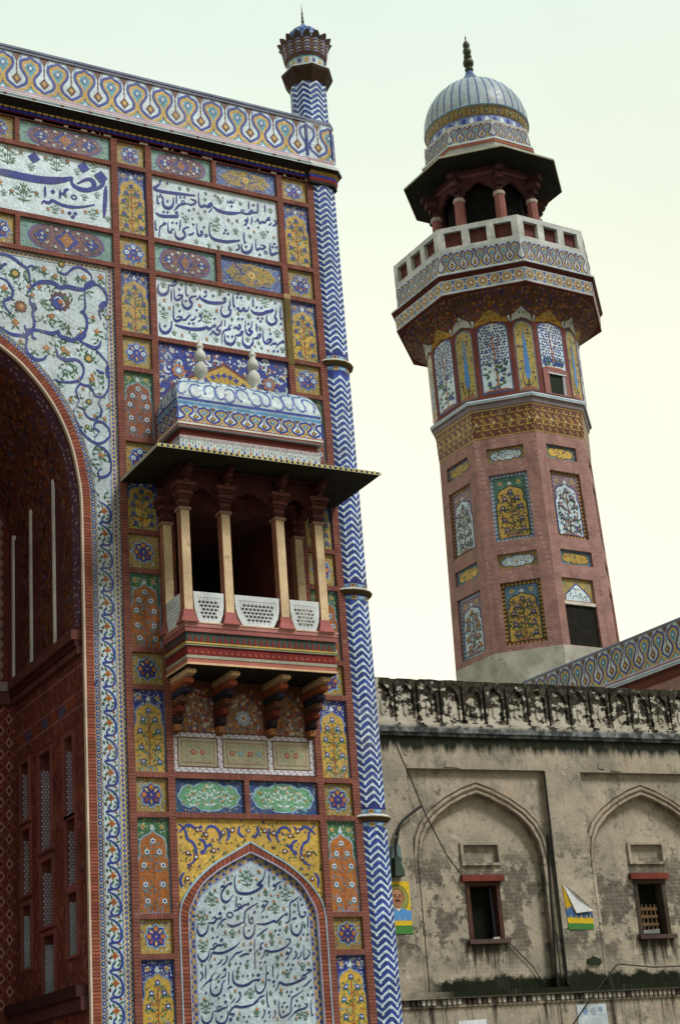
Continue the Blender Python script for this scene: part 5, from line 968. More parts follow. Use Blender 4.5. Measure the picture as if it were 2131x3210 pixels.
for i in range(8):
    w = 1.92 * (UB - UA)
    for k, (a, c) in enumerate(rows):
        rA, rB = RS0 + (RS1 - RS0) * (a - ZS0) / (ZS1 - ZS0), RS0 + (RS1 - RS0) * (c - ZS0) / (ZS1 - ZS0)
        f0 = mface(i, rA, a, rB, c); ua, ub2 = (UA, UB) if not (i == 2 and k == 3) else (UA - .05, UB - .06)
        if i == 2 and k == 3:
            b = MB(); b.face([f0(ua, 11.0, -.085), f0(ub2, 11.0, -.085), f0(ub2, 13.3, -.085), f0(ua, 13.3, -.085)], (.012, .011, .008)); b.face([f0(.30, 11, -.08), f0(.33, 11, -.08), f0(.33, 13.2, -.08), f0(.30, 13.2, -.08)], (.02, .018, .012)); b.build('doorway', M['matte'], mina)
            b = MB(); b.poly_h(lambda u, v, h: f0(ua + u * (ub2 - ua), v, h), [(0, 13.26), (1, 13.26), (1, 13.35), (0, 13.35)], [], -.02, -.09, (.62, .60, .52)); b.build('door_lintel', M['matte'], mina); a = 13.35
        hh = c - a; fn = (lambda f0, ua, ub2, a: lambda u, v, h: f0(ua + u / w * (ub2 - ua), a + v, -.085 + h))(f0, ua, ub2, a)
        P = Paint(fn)
        even = (i + (k > 1)) % 2 == 1
        if k in (0, 2): m_twotone(P, w, hh, rm, *(((WH, YED, (BLL, YE, TQL)) if i == 1 else (YE, (.10, .20, .34) if k else (.12, .17, .26), (YEL, GR, SKY))))); nm = 'cartouche_panel'
        elif i == 2 and k == 3:
            P.rect(0, 0, w, hh, YED); scatter(P, rm, w, hh, 60, lambda p: True, [BLL, YE, TQ], .02, .04, 1)
            P.poly([(.1, .03), (w - .1, .03), (w - .12, .22), (w * .72, .40), (w * .5, .60), (w * .28, .40), (.12, .22)], BLD, 2); P.poly([(.14, .05), (w - .14, .05), (w - .16, .21), (w * .7, .37), (w * .5, .55), (w * .3, .37), (.16, .21)], WH, 3)
            for q in range(36): x, y = rm.uniform(.2, w - .2), rm.uniform(.08, .42); P.flower(x, y, .026, rm.choice([BL, OR, GR]), GRD, 4) if abs(x - w / 2) < w * .45 - y * .5 else None
            P.rect(0, 0, w, .05, (.4, .18, .12), 4); nm = 'tree_panel'
        else:
            t = .10; P.rect(0, 0, w, hh, WH2 if even else YE, 0); x = .0
            while x < w: P.rect(x, 0, min(w, x + .06), t, BLL if even else BR, 1); P.rect(x, hh - t, min(w, x + .06), hh, BLL if even else BR, 1); x += .12
            y = t
            while y < hh - t: P.rect(0, y, t, min(hh - t, y + .06), BLL if even else BR, 1); P.rect(w - t, y, w, min(hh - t, y + .06), BLL if even else BR, 1); y += .12
            Q = Paint((lambda fn: lambda u, v, h: fn(t + u, t + v, h + 2 * LH))(fn))
            wh = i != 1
            m_tree(Q, w - 2 * t, hh - 2 * t, rm, ground=WH if wh else YE, sp=(.26, .16, .20) if wh else ((.05, .17, .12) if k == 1 else (.10, .20, .34)), edge=BLD if wh else (.02, .05, .05), fl=(ORD, BL, BLD)[rm.randrange(3)] if wh else BLD, flc=YE, lf=GRD, trunk=(.10, .07, .05), foot=GRD if not wh else BLL, spd=((WH, (.5, .5, .6), PK) if wh else (SKY, TQL, (.3, .5, .6))))
            for q in range(60):
                u, v = (w - 2 * t) * rm.uniform(.12, .88), (hh - 2 * t) * rm.uniform(.05, .74)
                if inside((u, v), arch_outline(w - 2 * t, hh - 2 * t)): Q.flower(u, v, .034, rm.choice([BL, ORD, BLD, BR]) if wh else rm.choice([BLD, BR, ORD]), YEL, 6)
            Q.stroke([(w * .15, .02), (w * .4, .06), (w * .65, .02)], .04, (.4, .16, .1), 6, taper=False)
            P.v, n0 = P.v, len(P.v); P.v += Q.v; P.f += [tuple(j + n0 for j in f) for f in Q.f]; P.c += Q.c; P.m += Q.m; nm = 'tree_panel'
        P.build(nm, M['tile'], mina)
# girih band
for i in range(8):
    Wd = 1.84; fn = mface(i, 2.405, 18.60, 2.44, 19.50, Wd); P = Paint(fn); P.rect(0, 18.60, Wd, 19.50, (.15, .055, .035)); Yc = (.58, .38, .10)
    P.rect(0, 18.60, Wd, 18.63, Yc, 1); P.rect(0, 19.46, Wd, 19.50, Yc, 1); nx = 7; dx = Wd / nx
    for k in range(nx):
        for rr_, (zz_, of) in enumerate(((18.83, .5), (19.05, 0), (19.27, .5))):
            x = (k + .5 + of) * dx % Wd; x = min(max(x, .06), Wd - .06)
            if rr_ == 1: P.star(x, zz_, .075, .045, 6, Yc, 1); P.star(x, zz_, .042, .026, 6, (.42, .12, .05) if k % 2 else (.6, .6, .5), 2)
            for j in range(3):
                a = j * 2 * PI / 3 + (PI / 6 if rr_ != 1 else PI / 2); p1 = (x + .085 * math.cos(a), zz_ + .085 * math.sin(a)); p2 = (p1[0] + .075 * math.cos(a + 1.05), p1[1] + .075 * math.sin(a + 1.05)); p3 = (p2[0] + .06 * math.cos(a - .5), p2[1] + .06 * math.sin(a - .5))
                cl = lambda p: (min(max(p[0], .0), Wd), min(max(p[1], 18.62), 19.48))
                P.stroke([cl((x + .03 * math.cos(a), zz_ + .03 * math.sin(a))), cl(p1), cl(p2), cl(p3)], .034, Yc, 1, taper=False, smooth=False)
    P.build('girih_band', M['tile'], mina)
b = MB()
def mrings(lst): b.loft([oct_(r, z) for r, z, c in lst], WH, True, 0, [c for r, z, c in lst])
mrings([(2.42, 19.49, GY), (2.48, 19.52, (.26, .22, .24)), (2.50, 19.64, (.26, .22, .24)), (2.57, 19.68, WH2), (2.585, 19.73, BLL), (2.585, 19.75, WH2), (2.57, 19.79, WH2), (2.40, 19.80, WH2)])
b.build('stone_cornice', M['matte'], mina)
# drum with chamfered corners
def drum(r, z):
    out = []
    for i in range(8):
        a, c = mc(i, r), mc(i + 1, r)
        for t in (.2, .8): out.append((a[0] + (c[0] - a[0]) * t, a[1] + (c[1] - a[1]) * t, z))
    return out
RD = 2.53
b = MB(); b.loft([drum(RD, 19.79), drum(RD, 22.25)], (.17, .055, .045)); b.build('drum', M['matte'], mina)
def dface(k, r, z0, r1=None, z1=None):
    """k even: wide face, odd: chamfer"""
    r1 = r1 or r; z1 = z1 or z0 + 1
    A0, A1 = drum(r, z0), drum(r1, z1); p, q = A0[k % 16], A0[(k + 1) % 16]; p1, q1 = A1[k % 16], A1[(k + 1) % 16]; W0 = math.hypot(q[0] - p[0], q[1] - p[1]); nx, ny = (q[1] - p[1]) / W0, -(q[0] - p[0]) / W0
    def fn(u, v, h):
        s_ = u / W0; t = (v - z0) / (z1 - z0); ax, ay = p[0] + (p1[0] - p[0]) * t, p[1] + (p1[1] - p[1]) * t; bx, by = q[0] + (q1[0] - q[0]) * t, q[1] + (q1[1] - q[1]) * t
        return (ax + (bx - ax) * s_ + nx * h, ay + (by - ay) * s_ + ny * h, v)
    return fn, W0
def parch(w, x0, z0, zt, rise=.3):
    return [(x0, z0), (x0 + w, z0), (x0 + w, zt - rise), (x0 + w * .96, zt - rise * .6), (x0 + w * .80, zt - rise * .25), (x0 + w / 2, zt), (x0 + w * .2, zt - rise * .25), (x0 + w * .04, zt - rise * .6), (x0, zt - rise)]
for k in range(16):
    fn, w = dface(k, RD, 19.79); P = Paint(fn)
    if k % 2 == 0:
        z0 = 20.70 if k == 4 else 20.0; x0, ww = w * .13, w * .74
        P.poly(parch(ww + .08, x0 - .04, z0 - .06, 22.30), (.10, .12, .28), 2); A = parch(ww, x0, z0, 22.24); P.poly(A, WH, 3)
        P.stroke([(w * .52, z0), (w * .5, 21.1), (w * .47, 21.9)], .055, (.40, .15, .07), 4, taper=False); P.stroke([(w * .5, 21.1), (w * .62, 21.5), (w * .66, 21.8)], .035, (.40, .15, .07), 4); P.stroke([(w * .5, 21.3), (w * .36, 21.6), (w * .3, 21.75)], .035, (.40, .15, .07), 4); P.stroke([(w * .5, 20.9), (w * .66, 21.05)], .025, (.40, .15, .07), 4)
        nq = 9
        for q in range(nq * 14):
            u, v = x0 + ww * ((q % nq + .5 + (.5 if (q // nq) % 2 else 0)) / (nq + .5) + rm.uniform(-.02, .02)), 20.92 + (q // nq) * .093 + rm.uniform(-.02, .02)
            if inside((u, v), A) and abs(u - w / 2) > .02: P.star(u, v, .040, .028, 5, rm.choice([BL, BLD, (.03, .07, .24), BL]), 5)
        for q in range(42):
            u, v = x0 + ww * rm.uniform(.08, .92), rm.uniform(z0 + .08, 21.0); a_ = rm.uniform(.6, 2.5)
            for t_ in (-.7, 0, .7): P.leaf(u, v, a_ + t_, .11, .042, GRD if q % 3 else GR, 4)
            if q % 4 == 0: P.star(u, v, .055, .038, 5, BL, 5)
        P.poly([(x0, z0), (x0 + ww, z0), (x0 + ww * .8, z0 + .06), (x0 + ww * .2, z0 + .06)], (.38, .12, .08), 5)
        o = P.build('tree_panel', M['tile'], mina)
        if k == 4:
            b = MB(); b.poly_h(fn, [(w * .10, 19.82), (w * .92, 19.82), (w * .92, 20.66), (w * .10, 20.66)], [[(w * .28, 19.86), (w * .80, 19.86), (w * .80, 20.50), (w * .28, 20.50)]], .05, 0, (.30, .14, .13)); b.poly_h(fn, [(w * .24, 20.50), (w * .84, 20.50), (w * .84, 20.54), (w * .24, 20.54)], [], .07, .05, WH2); b.poly_h(fn, [(w * .70, 19.86), (w * .80, 19.86), (w * .80, 20.5), (w * .72, 20.5)], [], .045, .0, (.38, .38, .40)); wn = b.build('drum_window', M['matte'], mina)
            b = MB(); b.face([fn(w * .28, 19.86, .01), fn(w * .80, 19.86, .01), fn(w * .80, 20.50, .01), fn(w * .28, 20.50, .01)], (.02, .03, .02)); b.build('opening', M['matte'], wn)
    else:
        x0, ww = w * .13, w * .74; P.poly(parch(ww + .07, x0 - .035, 19.90, 22.26, .35), (.16, .22, .30), 2); A = parch(ww, x0, 19.93, 22.20, .35); P.poly(A, (.46, .36, .11), 3)
        for q in range(80):
            u, v = x0 + ww * rm.uniform(.05, .95), rm.uniform(20.0, 22.1)
            if inside((u, v), A): P.leaf(u, v, rm.random() * 6, .09, .035, rm.choice([GRD, GR, (.3, .2, .04), (.2, .2, .06)]), 4) if q % 8 else P.star(u, v, .05, .03, 5, (.10, .05, .12), 4)
        P.poly([(w * .5, 22.02), (w * .44, 21.5), (w * .40, 20.9), (w * .38, 20.5), (w * .42, 20.34), (w * .5, 20.28), (w * .58, 20.34), (w * .62, 20.5), (w * .60, 20.9), (w * .56, 21.5)], (.07, .26, .66), 5); P.stroke([(w * .5, 20.3), (w * .5, 20.0)], .05, (.06, .05, .04), 5, taper=False); P.stroke([(w * .3, 20.5), (w * .26, 20.3), (w * .36, 20.05)], .03, (.12, .06, .04), 5)
        P.poly([(x0, 19.93), (x0 + ww, 19.93), (x0 + ww * .8, 20.03), (x0 + ww * .2, 20.03)], (.38, .12, .08), 5)
        P.build('cypress_panel', M['tile'], mina)
# muqarnas flare
FP = [(RD, 22.2), (2.57, 22.42), (2.70, 22.66), (2.95, 22.86), (3.18, 22.98), (3.26, 23.06)]
b = MB(); b.loft([drum(r, z) for r, z in FP], (.07, .035, .03)); mq = b.build('muqarnas', M['matte'], mina)
for k in range(16):
    P = Paint(lambda u, v, h: (0, 0, 0))
    for j in range(len(FP) - 1):
        fn, w = dface(k, FP[j][0], FP[j][1], FP[j + 1][0], FP[j + 1][1]); P.fn = fn; z0, z1 = FP[j][1], FP[j + 1][1]
        P.rect(.0, z0, w, z1, (.115, .06, .04), .5)
        for q in range(48 if k % 2 == 0 else 28):
            u, v = rm.uniform(.04, w - .04), rm.uniform(z0 + .02, z1 - .02)
            P.star(u, v, min(.042, (z1 - z0) * .42), .018, 4, rm.choice([(.46, .15, .045), (.34, .22, .07), (.08, .06, .24), (.22, .05, .03), (.06, .04, .14), (.07, .09, .05), (.12, .05, .04)]), 2)
        if j == 0:
            if k % 2 == 0:
                P.poly([(w * .04, z0 + .0), (w * .08, z0 + .12), (w * .22, z1), (w * .78, z1), (w * .92, z0 + .12), (w * .96, z0), (w * .80, z0 + .045), (w * .5, z0 + .11), (w * .2, z0 + .045)], (.42, .25, .05), 3)
                for q in range(24): P.star(rm.uniform(.2, .8) * w, rm.uniform(z0 + .12, z1 - .02), .026, .013, 4, BR, 4)
            else: P.poly([(w * .02, z0), (w * .12, z1), (w * .88, z1), (w * .98, z0), (w * .8, z0 + .06), (w * .5, z0 + .14), (w * .2, z0 + .06)], (.44, .47, .44), 3)
            for sx in ((.0, 1.0) if k % 2 == 0 else ()): P.poly([(w * sx - .0 * w, z0 - .03), (w * (sx + (.07 if sx < .5 else -.07)), z1 - .05), (w * sx, z1)], WH2, 4)
        elif j == 1:
            if k % 2 == 0:
                P.poly([(w * .22, z0), (w * .78, z0), (w * .66, z0 + .12), (w * .5, z1 - .03), (w * .34, z0 + .12)], YED, 3); P.stroke([(w * .1, z0), (w * .3, z0 + .14), (w * .5, z1 - .02), (w * .7, z0 + .14), (w * .9, z0)], .03, (.20, .07, .05), 4, taper=False, n=2)
                for q in range(8): P.star(rm.uniform(.35, .65) * w, rm.uniform(z0 + .02, z1 - .1), .024, .012, 4, BR, 5)
            else:
                P.poly([(w * .12, z0), (w * .88, z0), (w * .62, z0 + .14), (w * .5, z1 - .02), (w * .38, z0 + .14)], (.46, .48, .44), 3)
                for q in range(6): P.star(rm.uniform(.32, .68) * w, rm.uniform(z0 + .02, z1 - .1), .032, .014, 4, GRD if q % 2 else BLD, 4)
    P.build('muqarnas_tiles', M['matte'], mq)
# gallery
b = MB(); mrings([(3.24, 23.05, (.14, .05, .04)), (3.34, 23.06, (.22, .09, .075)), (3.345, 23.09, WH2), (3.33, 23.12, WH2), (3.352, 23.54, (.2, .07, .05)), (3.36, 23.56, (.10, .03, .025)), (3.42, 23.63, (.10, .03, .025)), (3.46, 23.68, WH2), (3.465, 23.71, (.25, .28, .36)), (3.45, 23.73, WH2), (3.44, 23.75, (.3, .3, .34)), (3.27, 23.77, WH2), (3.245, 23.80, WH2), (3.245, 24.60, WH2), (3.0, 24.61, WH2)])
gal = b.build('gallery', M['dirty'], mina)
for i in range(8):
    Wd = 2.56; P = Paint(mface(i, 3.334, 23.12, 3.354, 23.54, Wd)); P.rect(0, 23.12, Wd, 23.54, (.20, .28, .52)); P.rect(0, 23.50, Wd, 23.54, WH2, 1); P.rect(0, 23.12, Wd, 23.155, WH2, 1); n = 7
    for k in range(n):
        x = (k + .5) * Wd / n; z = 23.33; P.star(x, z, .19, .15, 8, WH2, 1); P.star(x, z, .175, .135, 8, YE, 2); P.star(x, z, .11, .085, 8, BL, 3); P.star(x, z, .085, .06, 6, YE, 4); P.star(x, z, .035, .025, 6, WH, 5)
        x2 = k * Wd / n
        if k: P.poly([(x2 - .05, z), (x2, z - .10), (x2 + .05, z), (x2, z + .10)], BL, 1); P.poly([(x2 - .028, z), (x2, z - .05), (x2 + .028, z), (x2, z + .05)], WH, 2); P.poly([(x2 - .05, 23.16), (x2 + .05, 23.16), (x2, 23.21)], BL, 2); P.poly([(x2 - .05, 23.49), (x2 + .05, 23.49), (x2, 23.44)], BL, 2)
    P.build('gallery_star_frieze', M['tile'], gal)
    Wd = 2.484; P = Paint(mface(i, 3.247, 23.84, 3.247, 24.60, Wd)); m_frieze(P, 0, Wd, Wd / 7, 23.84, 24.52, Wd / 14, 0, wscale=1.1, base=(.58, .62, .62)); P.rect(0, 24.52, Wd, 24.60, WH2, 0); P.build('gallery_keyhole_frieze', M['tile'], gal)
    b = MB(); fn = mface(i, 3.25, 24.6, 3.25, 25.39, Wd); hs = []
    for k in range(3): c = Wd * (.19 + .31 * k); hs.append([(c - .265, 24.70), (c + .265, 24.70), (c + .265, 25.24), (c - .265, 25.24)])
    b.poly_h(fn, [(0, 24.6), (Wd, 24.6), (Wd, 25.39), (0, 25.39)], hs, 0, -.14, (.60, .62, .60), sides=False); b.face([fn(0, 25.39, .0), fn(Wd, 25.39, .0), fn(Wd, 25.39, -.14), fn(0, 25.39, -.14)], WH2)
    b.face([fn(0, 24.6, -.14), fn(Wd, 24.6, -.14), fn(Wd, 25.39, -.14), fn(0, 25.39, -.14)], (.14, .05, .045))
    for k in range(3): c = Wd * (.19 + .31 * k); b.poly_h(fn, [(c - .265, 25.21), (c + .265, 25.21), (c + .265, 25.24), (c - .265, 25.24)], [], .015, 0, WH2)
    b.build('gallery_railing', M['dirty'], gal)
# pavilion
pav = bpy.data.objects.new('pavilion', None); COL.objects.link(pav); pav.location = (MX, MY, 24.6); pav.matrix_world = Matrix.Translation((MX, MY, 24.6)); pav.parent = mina; pav.matrix_parent_inverse = mina.matrix_world.inverted()
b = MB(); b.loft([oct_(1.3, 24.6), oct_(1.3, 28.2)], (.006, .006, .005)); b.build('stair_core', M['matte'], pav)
RC = (.28, .115, .10)
for i in range(8):
    cx, cy = mc(i, 1.68); b = MB(); am = TH + PI / 4 * i
    b.lathe([(.24, 24.6), (.24, 25.0), (.20, 25.1), (.185, 25.3), (.165, 27.0), (.19, 27.02), (.19, 27.12)], cx, cy, 8, RC, [RC] * 4 + [(.45, .40, .36)] * 3, ph=am + PI / 8)
    for k in range(4):
        r0, w, z = .12, .085 + .01 * k, 27.12 + .2 * k; ex = .10 + .11 * k; ux, uy = math.cos(am), math.sin(am); q = [(cx - ux * .15 - uy * -w, cy - uy * .15 + ux * -w), (cx + ux * ex - uy * -w, cy + uy * ex + ux * -w), (cx + ux * ex - uy * w, cy + uy * ex + ux * w), (cx - ux * .15 - uy * w, cy - uy * .15 + ux * w)]
        b.loft([[p + (z,) for p in q], [p + (z + .2,) for p in q]], ((.10, .04, .038), (.055, .022, .022))[k % 2])
    b.build('pavilion_column', M['matte'], pav)
for i in range(8):
    Wd = 1.2; fn = mface(i, 1.62, 26.5, 1.62, 28.2, Wd); half = [(.46, 26.95), (.44, 27.2), (.36, 27.35), (.33, 27.45), (.2, 27.52), (.16, 27.6), (0, 27.72)]
    low = [(Wd * (.5 + p[0]), p[1]) for p in half] + [(Wd * (.5 - p[0]), p[1]) for p in half[-2::-1]]
    b = MB(); b.poly_h(fn, [(Wd, 28.2), (0, 28.2)] + list(reversed(low)), [], 0, -.12, (.085, .034, .032)); b.poly_h(fn, [(0, 27.9), (Wd, 27.9), (Wd, 28.0), (0, 28.0)], [], .03, 0, (.16, .07, .07)); b.build('pavilion_arch', M['matte'], pav)
b = MB(); dkk = (.028, .026, .018)
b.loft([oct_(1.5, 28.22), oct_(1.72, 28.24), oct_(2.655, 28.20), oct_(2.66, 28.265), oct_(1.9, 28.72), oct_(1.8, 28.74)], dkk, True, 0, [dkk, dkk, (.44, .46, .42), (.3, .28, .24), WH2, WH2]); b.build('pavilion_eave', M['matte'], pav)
b = MB()
for i in range(8):
    fn = mface(i, 2.66, 28.2, 2.662, 28.27, 2.03); u = .02
    while u < 2.0: b.poly_h(fn, [(u, 28.212), (u + .05, 28.212), (u + .05, 28.255), (u, 28.255)], [], .008, 0, (.55, .52, .36)); u += .085
b.build('eave_beading', M['matte'], pav)
b = MB(); b.loft([oct_(1.93, 28.70), oct_(1.93, 28.86), oct_(1.96, 28.87), oct_(1.96, 28.95), oct_(1.99, 28.96), oct_(1.99, 29.02), oct_(1.86, 29.05), oct_(1.84, 29.75), oct_(1.5, 29.78)], WH2, True, 0, [(.40, .42, .40), (.4, .2, .1), (.42, .14, .09), WH2, WH2, WH2, WH2, WH2, WH2]); db = b.build('dome_drum', M['matte'], pav)
for i in range(8):
    Wd = 1.41; P = Paint(mface(i, 1.862, 29.06, 1.842, 29.74, Wd)); m_frieze(P, 0, Wd, Wd / 4, 29.08, 29.66, Wd / 8, 0, yc=(.52, .36, .12), wscale=1.1, base=(.55, .58, .56)); P.rect(0, 29.66, Wd, 29.74, (.5, .46, .4), 0); P.build('drum_frieze', M['tile'], db)
def lath(prof, n, col): 
    b = MB(); b.lathe(prof, MX, MY, n, col); return b
NPET = 40
b = lath([(1.62, 29.7), (1.60, 30.06), (1.62, 30.08)], NPET, (.22, .30, .62)); pt = b.build('petal_band', M['tile'], pav)
P = Paint(lambda u, v, h: (MX + (1.605 + h) * math.cos(2 * PI * u / NPET), MY + (1.605 + h) * math.sin(2 * PI * u / NPET), v))
for k in range(NPET): P.poly([(k, 29.74), (k + 1, 29.74), (k + 1, 29.80), (k, 29.80)], SKY, 2); P.poly([(k + .5, 29.80), (k + .78, 29.84), (k + .78, 29.95), (k + .5, 30.03), (k + .22, 29.95), (k + .22, 29.84)], WH, 4) if k % 2 else P.poly([(k + .5, 29.80), (k + .78, 29.84), (k + .78, 29.95), (k + .5, 30.03), (k + .22, 29.95), (k + .22, 29.84)], (.03, .05, .30), 4)
P.build('petal_tiles', M['tile'], pt)
b = lath([(1.60, 30.06), (1.63, 30.12), (1.69, 30.34), (1.70, 30.38)], 48, (.27, .21, .09)); yb = b.build('dome_collar', M['tile'], pav)
P = Paint(lambda u, v, h: (MX + (1.63 + (v - 30.12) * .27 + .006 + h) * math.cos(2 * PI * u / 24), MY + (1.63 + (v - 30.12) * .27 + .006 + h) * math.sin(2 * PI * u / 24), v))
for k in range(24): P.rect(k, 30.125, k + 1, 30.335, (.34, .25, .08), 2); P.poly([(k + .5, 30.14), (k + .7, 30.23), (k + .5, 30.32), (k + .3, 30.23)], (.10, .12, .16), 4); P.poly([(k + .5, 30.19), (k + .6, 30.23), (k + .5, 30.27), (k + .4, 30.23)], YEL, 5); P.rect(k - .04, 30.13, k + .04, 30.34, (.14, .10, .06), 4)
P.build('collar_tiles', M['tile'], yb)
DP = [(1.705, 30.38), (1.74, 30.42), (1.735, 30.60), (1.71, 30.82), (1.63, 31.12), (1.50, 31.40), (1.32, 31.66), (1.08, 31.90), (.80, 32.10), (.55, 32.24), (.40, 32.33), (.33, 32.38), (.34, 32.42), (.25, 32.56), (.16, 32.70), (.11, 32.84), (.06, 32.88)]
b = lath(DP, 72, (.43, .52, .59)); dome = b.build('dome', M['tile'], pav, smooth=True)
b = MB(); NR_ = 36
for k in range(NR_):
    a = 2 * PI * k / NR_
    for j in range(1, len(DP) - 2):
        (r0, z0), (r1, z1) = DP[j], DP[j + 1]; hw = .020 if j < 10 else .012; q = []
        for r, z, sg in ((r0, z0, -1), (r0, z0, 1), (r1, z1, 1), (r1, z1, -1)): q.append((MX + (r + .008) * math.cos(a) - sg * min(hw, r * .06) * math.sin(a), MY + (r + .008) * math.sin(a) + sg * min(hw, r * .06) * math.cos(a), z + .006))
        b.face(q, (.07, .12, .36))
b.lathe([(1.74, 30.395), (1.752, 30.42), (1.74, 30.45)], MX, MY, 72, SKY, caps=False); b.lathe([(.345, 32.38), (.36, 32.41), (.345, 32.44)], MX, MY, 36, (.07, .12, .36), caps=False)
b.build('dome_ribs', M['tile'], dome)
b = MB(); b.lathe([(.06, 32.84), (.13, 32.88), (.15, 32.95), (.11, 33.02), (.10, 33.05), (.17, 33.12), (.185, 33.22), (.16, 33.32), (.09, 33.36), (.13, 33.41), (.14, 33.47), (.09, 33.52), (.12, 33.57), (.145, 33.67), (.12, 33.77), (.08, 33.80), (.11, 33.86), (.12, 33.95), (.09, 34.04), (.03, 34.08), (.018, 34.2), (.03, 34.24), (.012, 34.28), (.002, 34.4)], MX, MY, 18, (.05, .055, .03)); b.build('dome_finial', M['metal'], pav, smooth=True)
# ================================================================== TERRACE WALL running towards the viewer from the minaret
tw = thing('terrace_wall', 'brick terrace wall with a keyhole tile frieze running from the minaret towards the viewer', 'wall', (26.45, 31, -1.65))
A_, B_ = Vector((26.22, 36.3, 0)), Vector((26.86, 26.0, 0)); dT = (B_ - A_); LT = dT.length; dT /= LT; nT = Vector((-dT.y, dT.x, 0)); nT = -nT if nT.x > 0 else nT
def tf(u, v, h): p = A_ + dT * u + nT * h; return (p.x, p.y, v)
b = MB(); b.poly_h(tf, [(0, -1.65), (LT, -1.65), (LT, 9.85), (0, 9.85)], [[(7.05, 8.6), (7.6, 8.6), (7.6, 9.35), (7.05, 9.35)]], 0, -.5); b.build('wall', M['tbrick'], tw)
b = MB(); b.face([tf(7.0, 8.5, -.3), tf(7.7, 8.5, -.3), tf(7.7, 9.4, -.3), tf(7.0, 9.4, -.3)], (.05, .015, .012)); b.build('opening', M['matte'], tw)
b = MB()
prof = [(0, 9.66, (.2, .06, .05)), (.03, 9.72, (.15, .05, .04)), (.05, 9.85, (.16, .06, .05)), (.14, 9.92, WH2), (.15, 9.96, (.25, .3, .4)), (.14, 10.0, WH2), (.10, 10.04, (.35, .18, .2)), (.09, 10.10, (.42, .42, .5)), (.06, 10.14, WH2), (.06, 11.0, (.3, .34, .46)), (.09, 11.02, (.25, .28, .4)), (.09, 11.06, WH2), (-.3, 11.06, WH2)]
for k in range(len(prof) - 1): b.face([tf(0, prof[k][1], prof[k][0]), tf(LT, prof[k][1], prof[k][0]), tf(LT, prof[k + 1][1], prof[k + 1][0]), tf(0, prof[k + 1][1], prof[k + 1][0])], prof[k][2])
b.face([tf(0, 9.66, -.3), tf(LT, 9.66, -.3), tf(LT, 11.06, -.3), tf(0, 11.06, -.3)], WH2); b.build('parapet', M['matte'], tw)
P = Paint(lambda u, v, h: tf(u, v, .062 + h)); m_frieze(P, 0, LT, .53, 10.15, 10.99, .2, 0, base=(.60, .64, .66)); P.build('keyhole_frieze', M['tile'], tw)
# ================================================================== OLD PLASTERED WALL
pw = thing('plastered_wall', 'weathered plastered wall with blind arches, two small windows and a blackened parapet', 'wall', (20, 26.3, -1.65))
CW, SW_ = .99756, .06976
def wf(u, v, h): return (14.9 + u * CW - h * SW_, 26.6 - u * SW_ - h * CW, v)
mp, nt, bs = mat0('stained_plaster', 0.92); p = pos(nt); sp_ = nn(nt, 'ShaderNodeSeparateXYZ', Vector=p); X_, Y_, Z_ = sp_.outputs
cxyz = lambda a, z: nn(nt, 'ShaderNodeCombineXYZ', X=a, Y=0.0, Z=z).outputs[0]
base = mix(nt, rng(nt, noise(nt, p, .9, 8, .65), .35, .68), (.47, .41, .32, 1), (.26, .235, .19, 1))
base = mix(nt, rng(nt, noise(nt, p, 1.1, 6, .6), .60, .72, 0, .5), base, (.44, .28, .21, 1))
base = mix(nt, rng(nt, noise(nt, p, 2.3, 10, .75), .52, .66, 0, .8), base, (.13, .13, .11, 1))
base = mix(nt, rng(nt, noise(nt, p, 4.7, 10, .75), .60, .66, 0, .85), base, (.54, .51, .44, 1))
base = mix(nt, ma(nt, 'MULTIPLY', rng(nt, noise(nt, p, 7.5, 8, .8), .55, .61, 0, .85), rng(nt, noise(nt, p, .8, 4, .6), .42, .58)), base, (.085, .08, .068, 1))
br = nn(nt, 'ShaderNodeTexBrick', Vector=nn(nt, 'ShaderNodeVectorMath', _operation='ADD', i0=cxyz(X_, 0.0), i1=nn(nt, 'ShaderNodeCombineXYZ', Y=Z_).outputs[0]).outputs[0], Scale=1.0, Color1=(.5, .5, .5, 1), Color2=(.3, .3, .3, 1), Mortar=(.9, .9, .9, 1)); br.inputs['Brick Width'].default_value = .22; br.inputs['Row Height'].default_value = .075; br.inputs['Mortar Size'].default_value = .012
bz = ma(nt, 'MULTIPLY', rng(nt, Z_, 2.3, 2.9), rng(nt, Z_, 5.0, 4.3)); bmask = ma(nt, 'MULTIPLY', bz, rng(nt, noise(nt, p, 1.4, 6, .7), .42, .58))
peel = ma(nt, 'MULTIPLY', bz, rng(nt, noise(nt, p, 1.5, 12, .72), .50, .525)); bmask = peel
bc_ = mix(nt, rng(nt, noise(nt, p, 6, 8, .7), .42, .6), (.22, .205, .17, 1), (.09, .085, .07, 1))
base = mix(nt, ma(nt, 'MULTIPLY', peel, .8), base, mix(nt, .7, bc_, br.outputs[0], 'MULTIPLY'))
streak = noise(nt, cxyz(ma(nt, 'MULTIPLY', X_, 5.0), ma(nt, 'MULTIPLY', Z_, .35)), 1.0, 6, .7)
sA = rng(nt, ma(nt, 'ADD', ma(nt, 'MULTIPLY', rng(nt, Z_, 6.15, 6.95), 1.25), streak), 1.05, 1.30)
base = mix(nt, sA, base, (.016, .019, .011, 1))
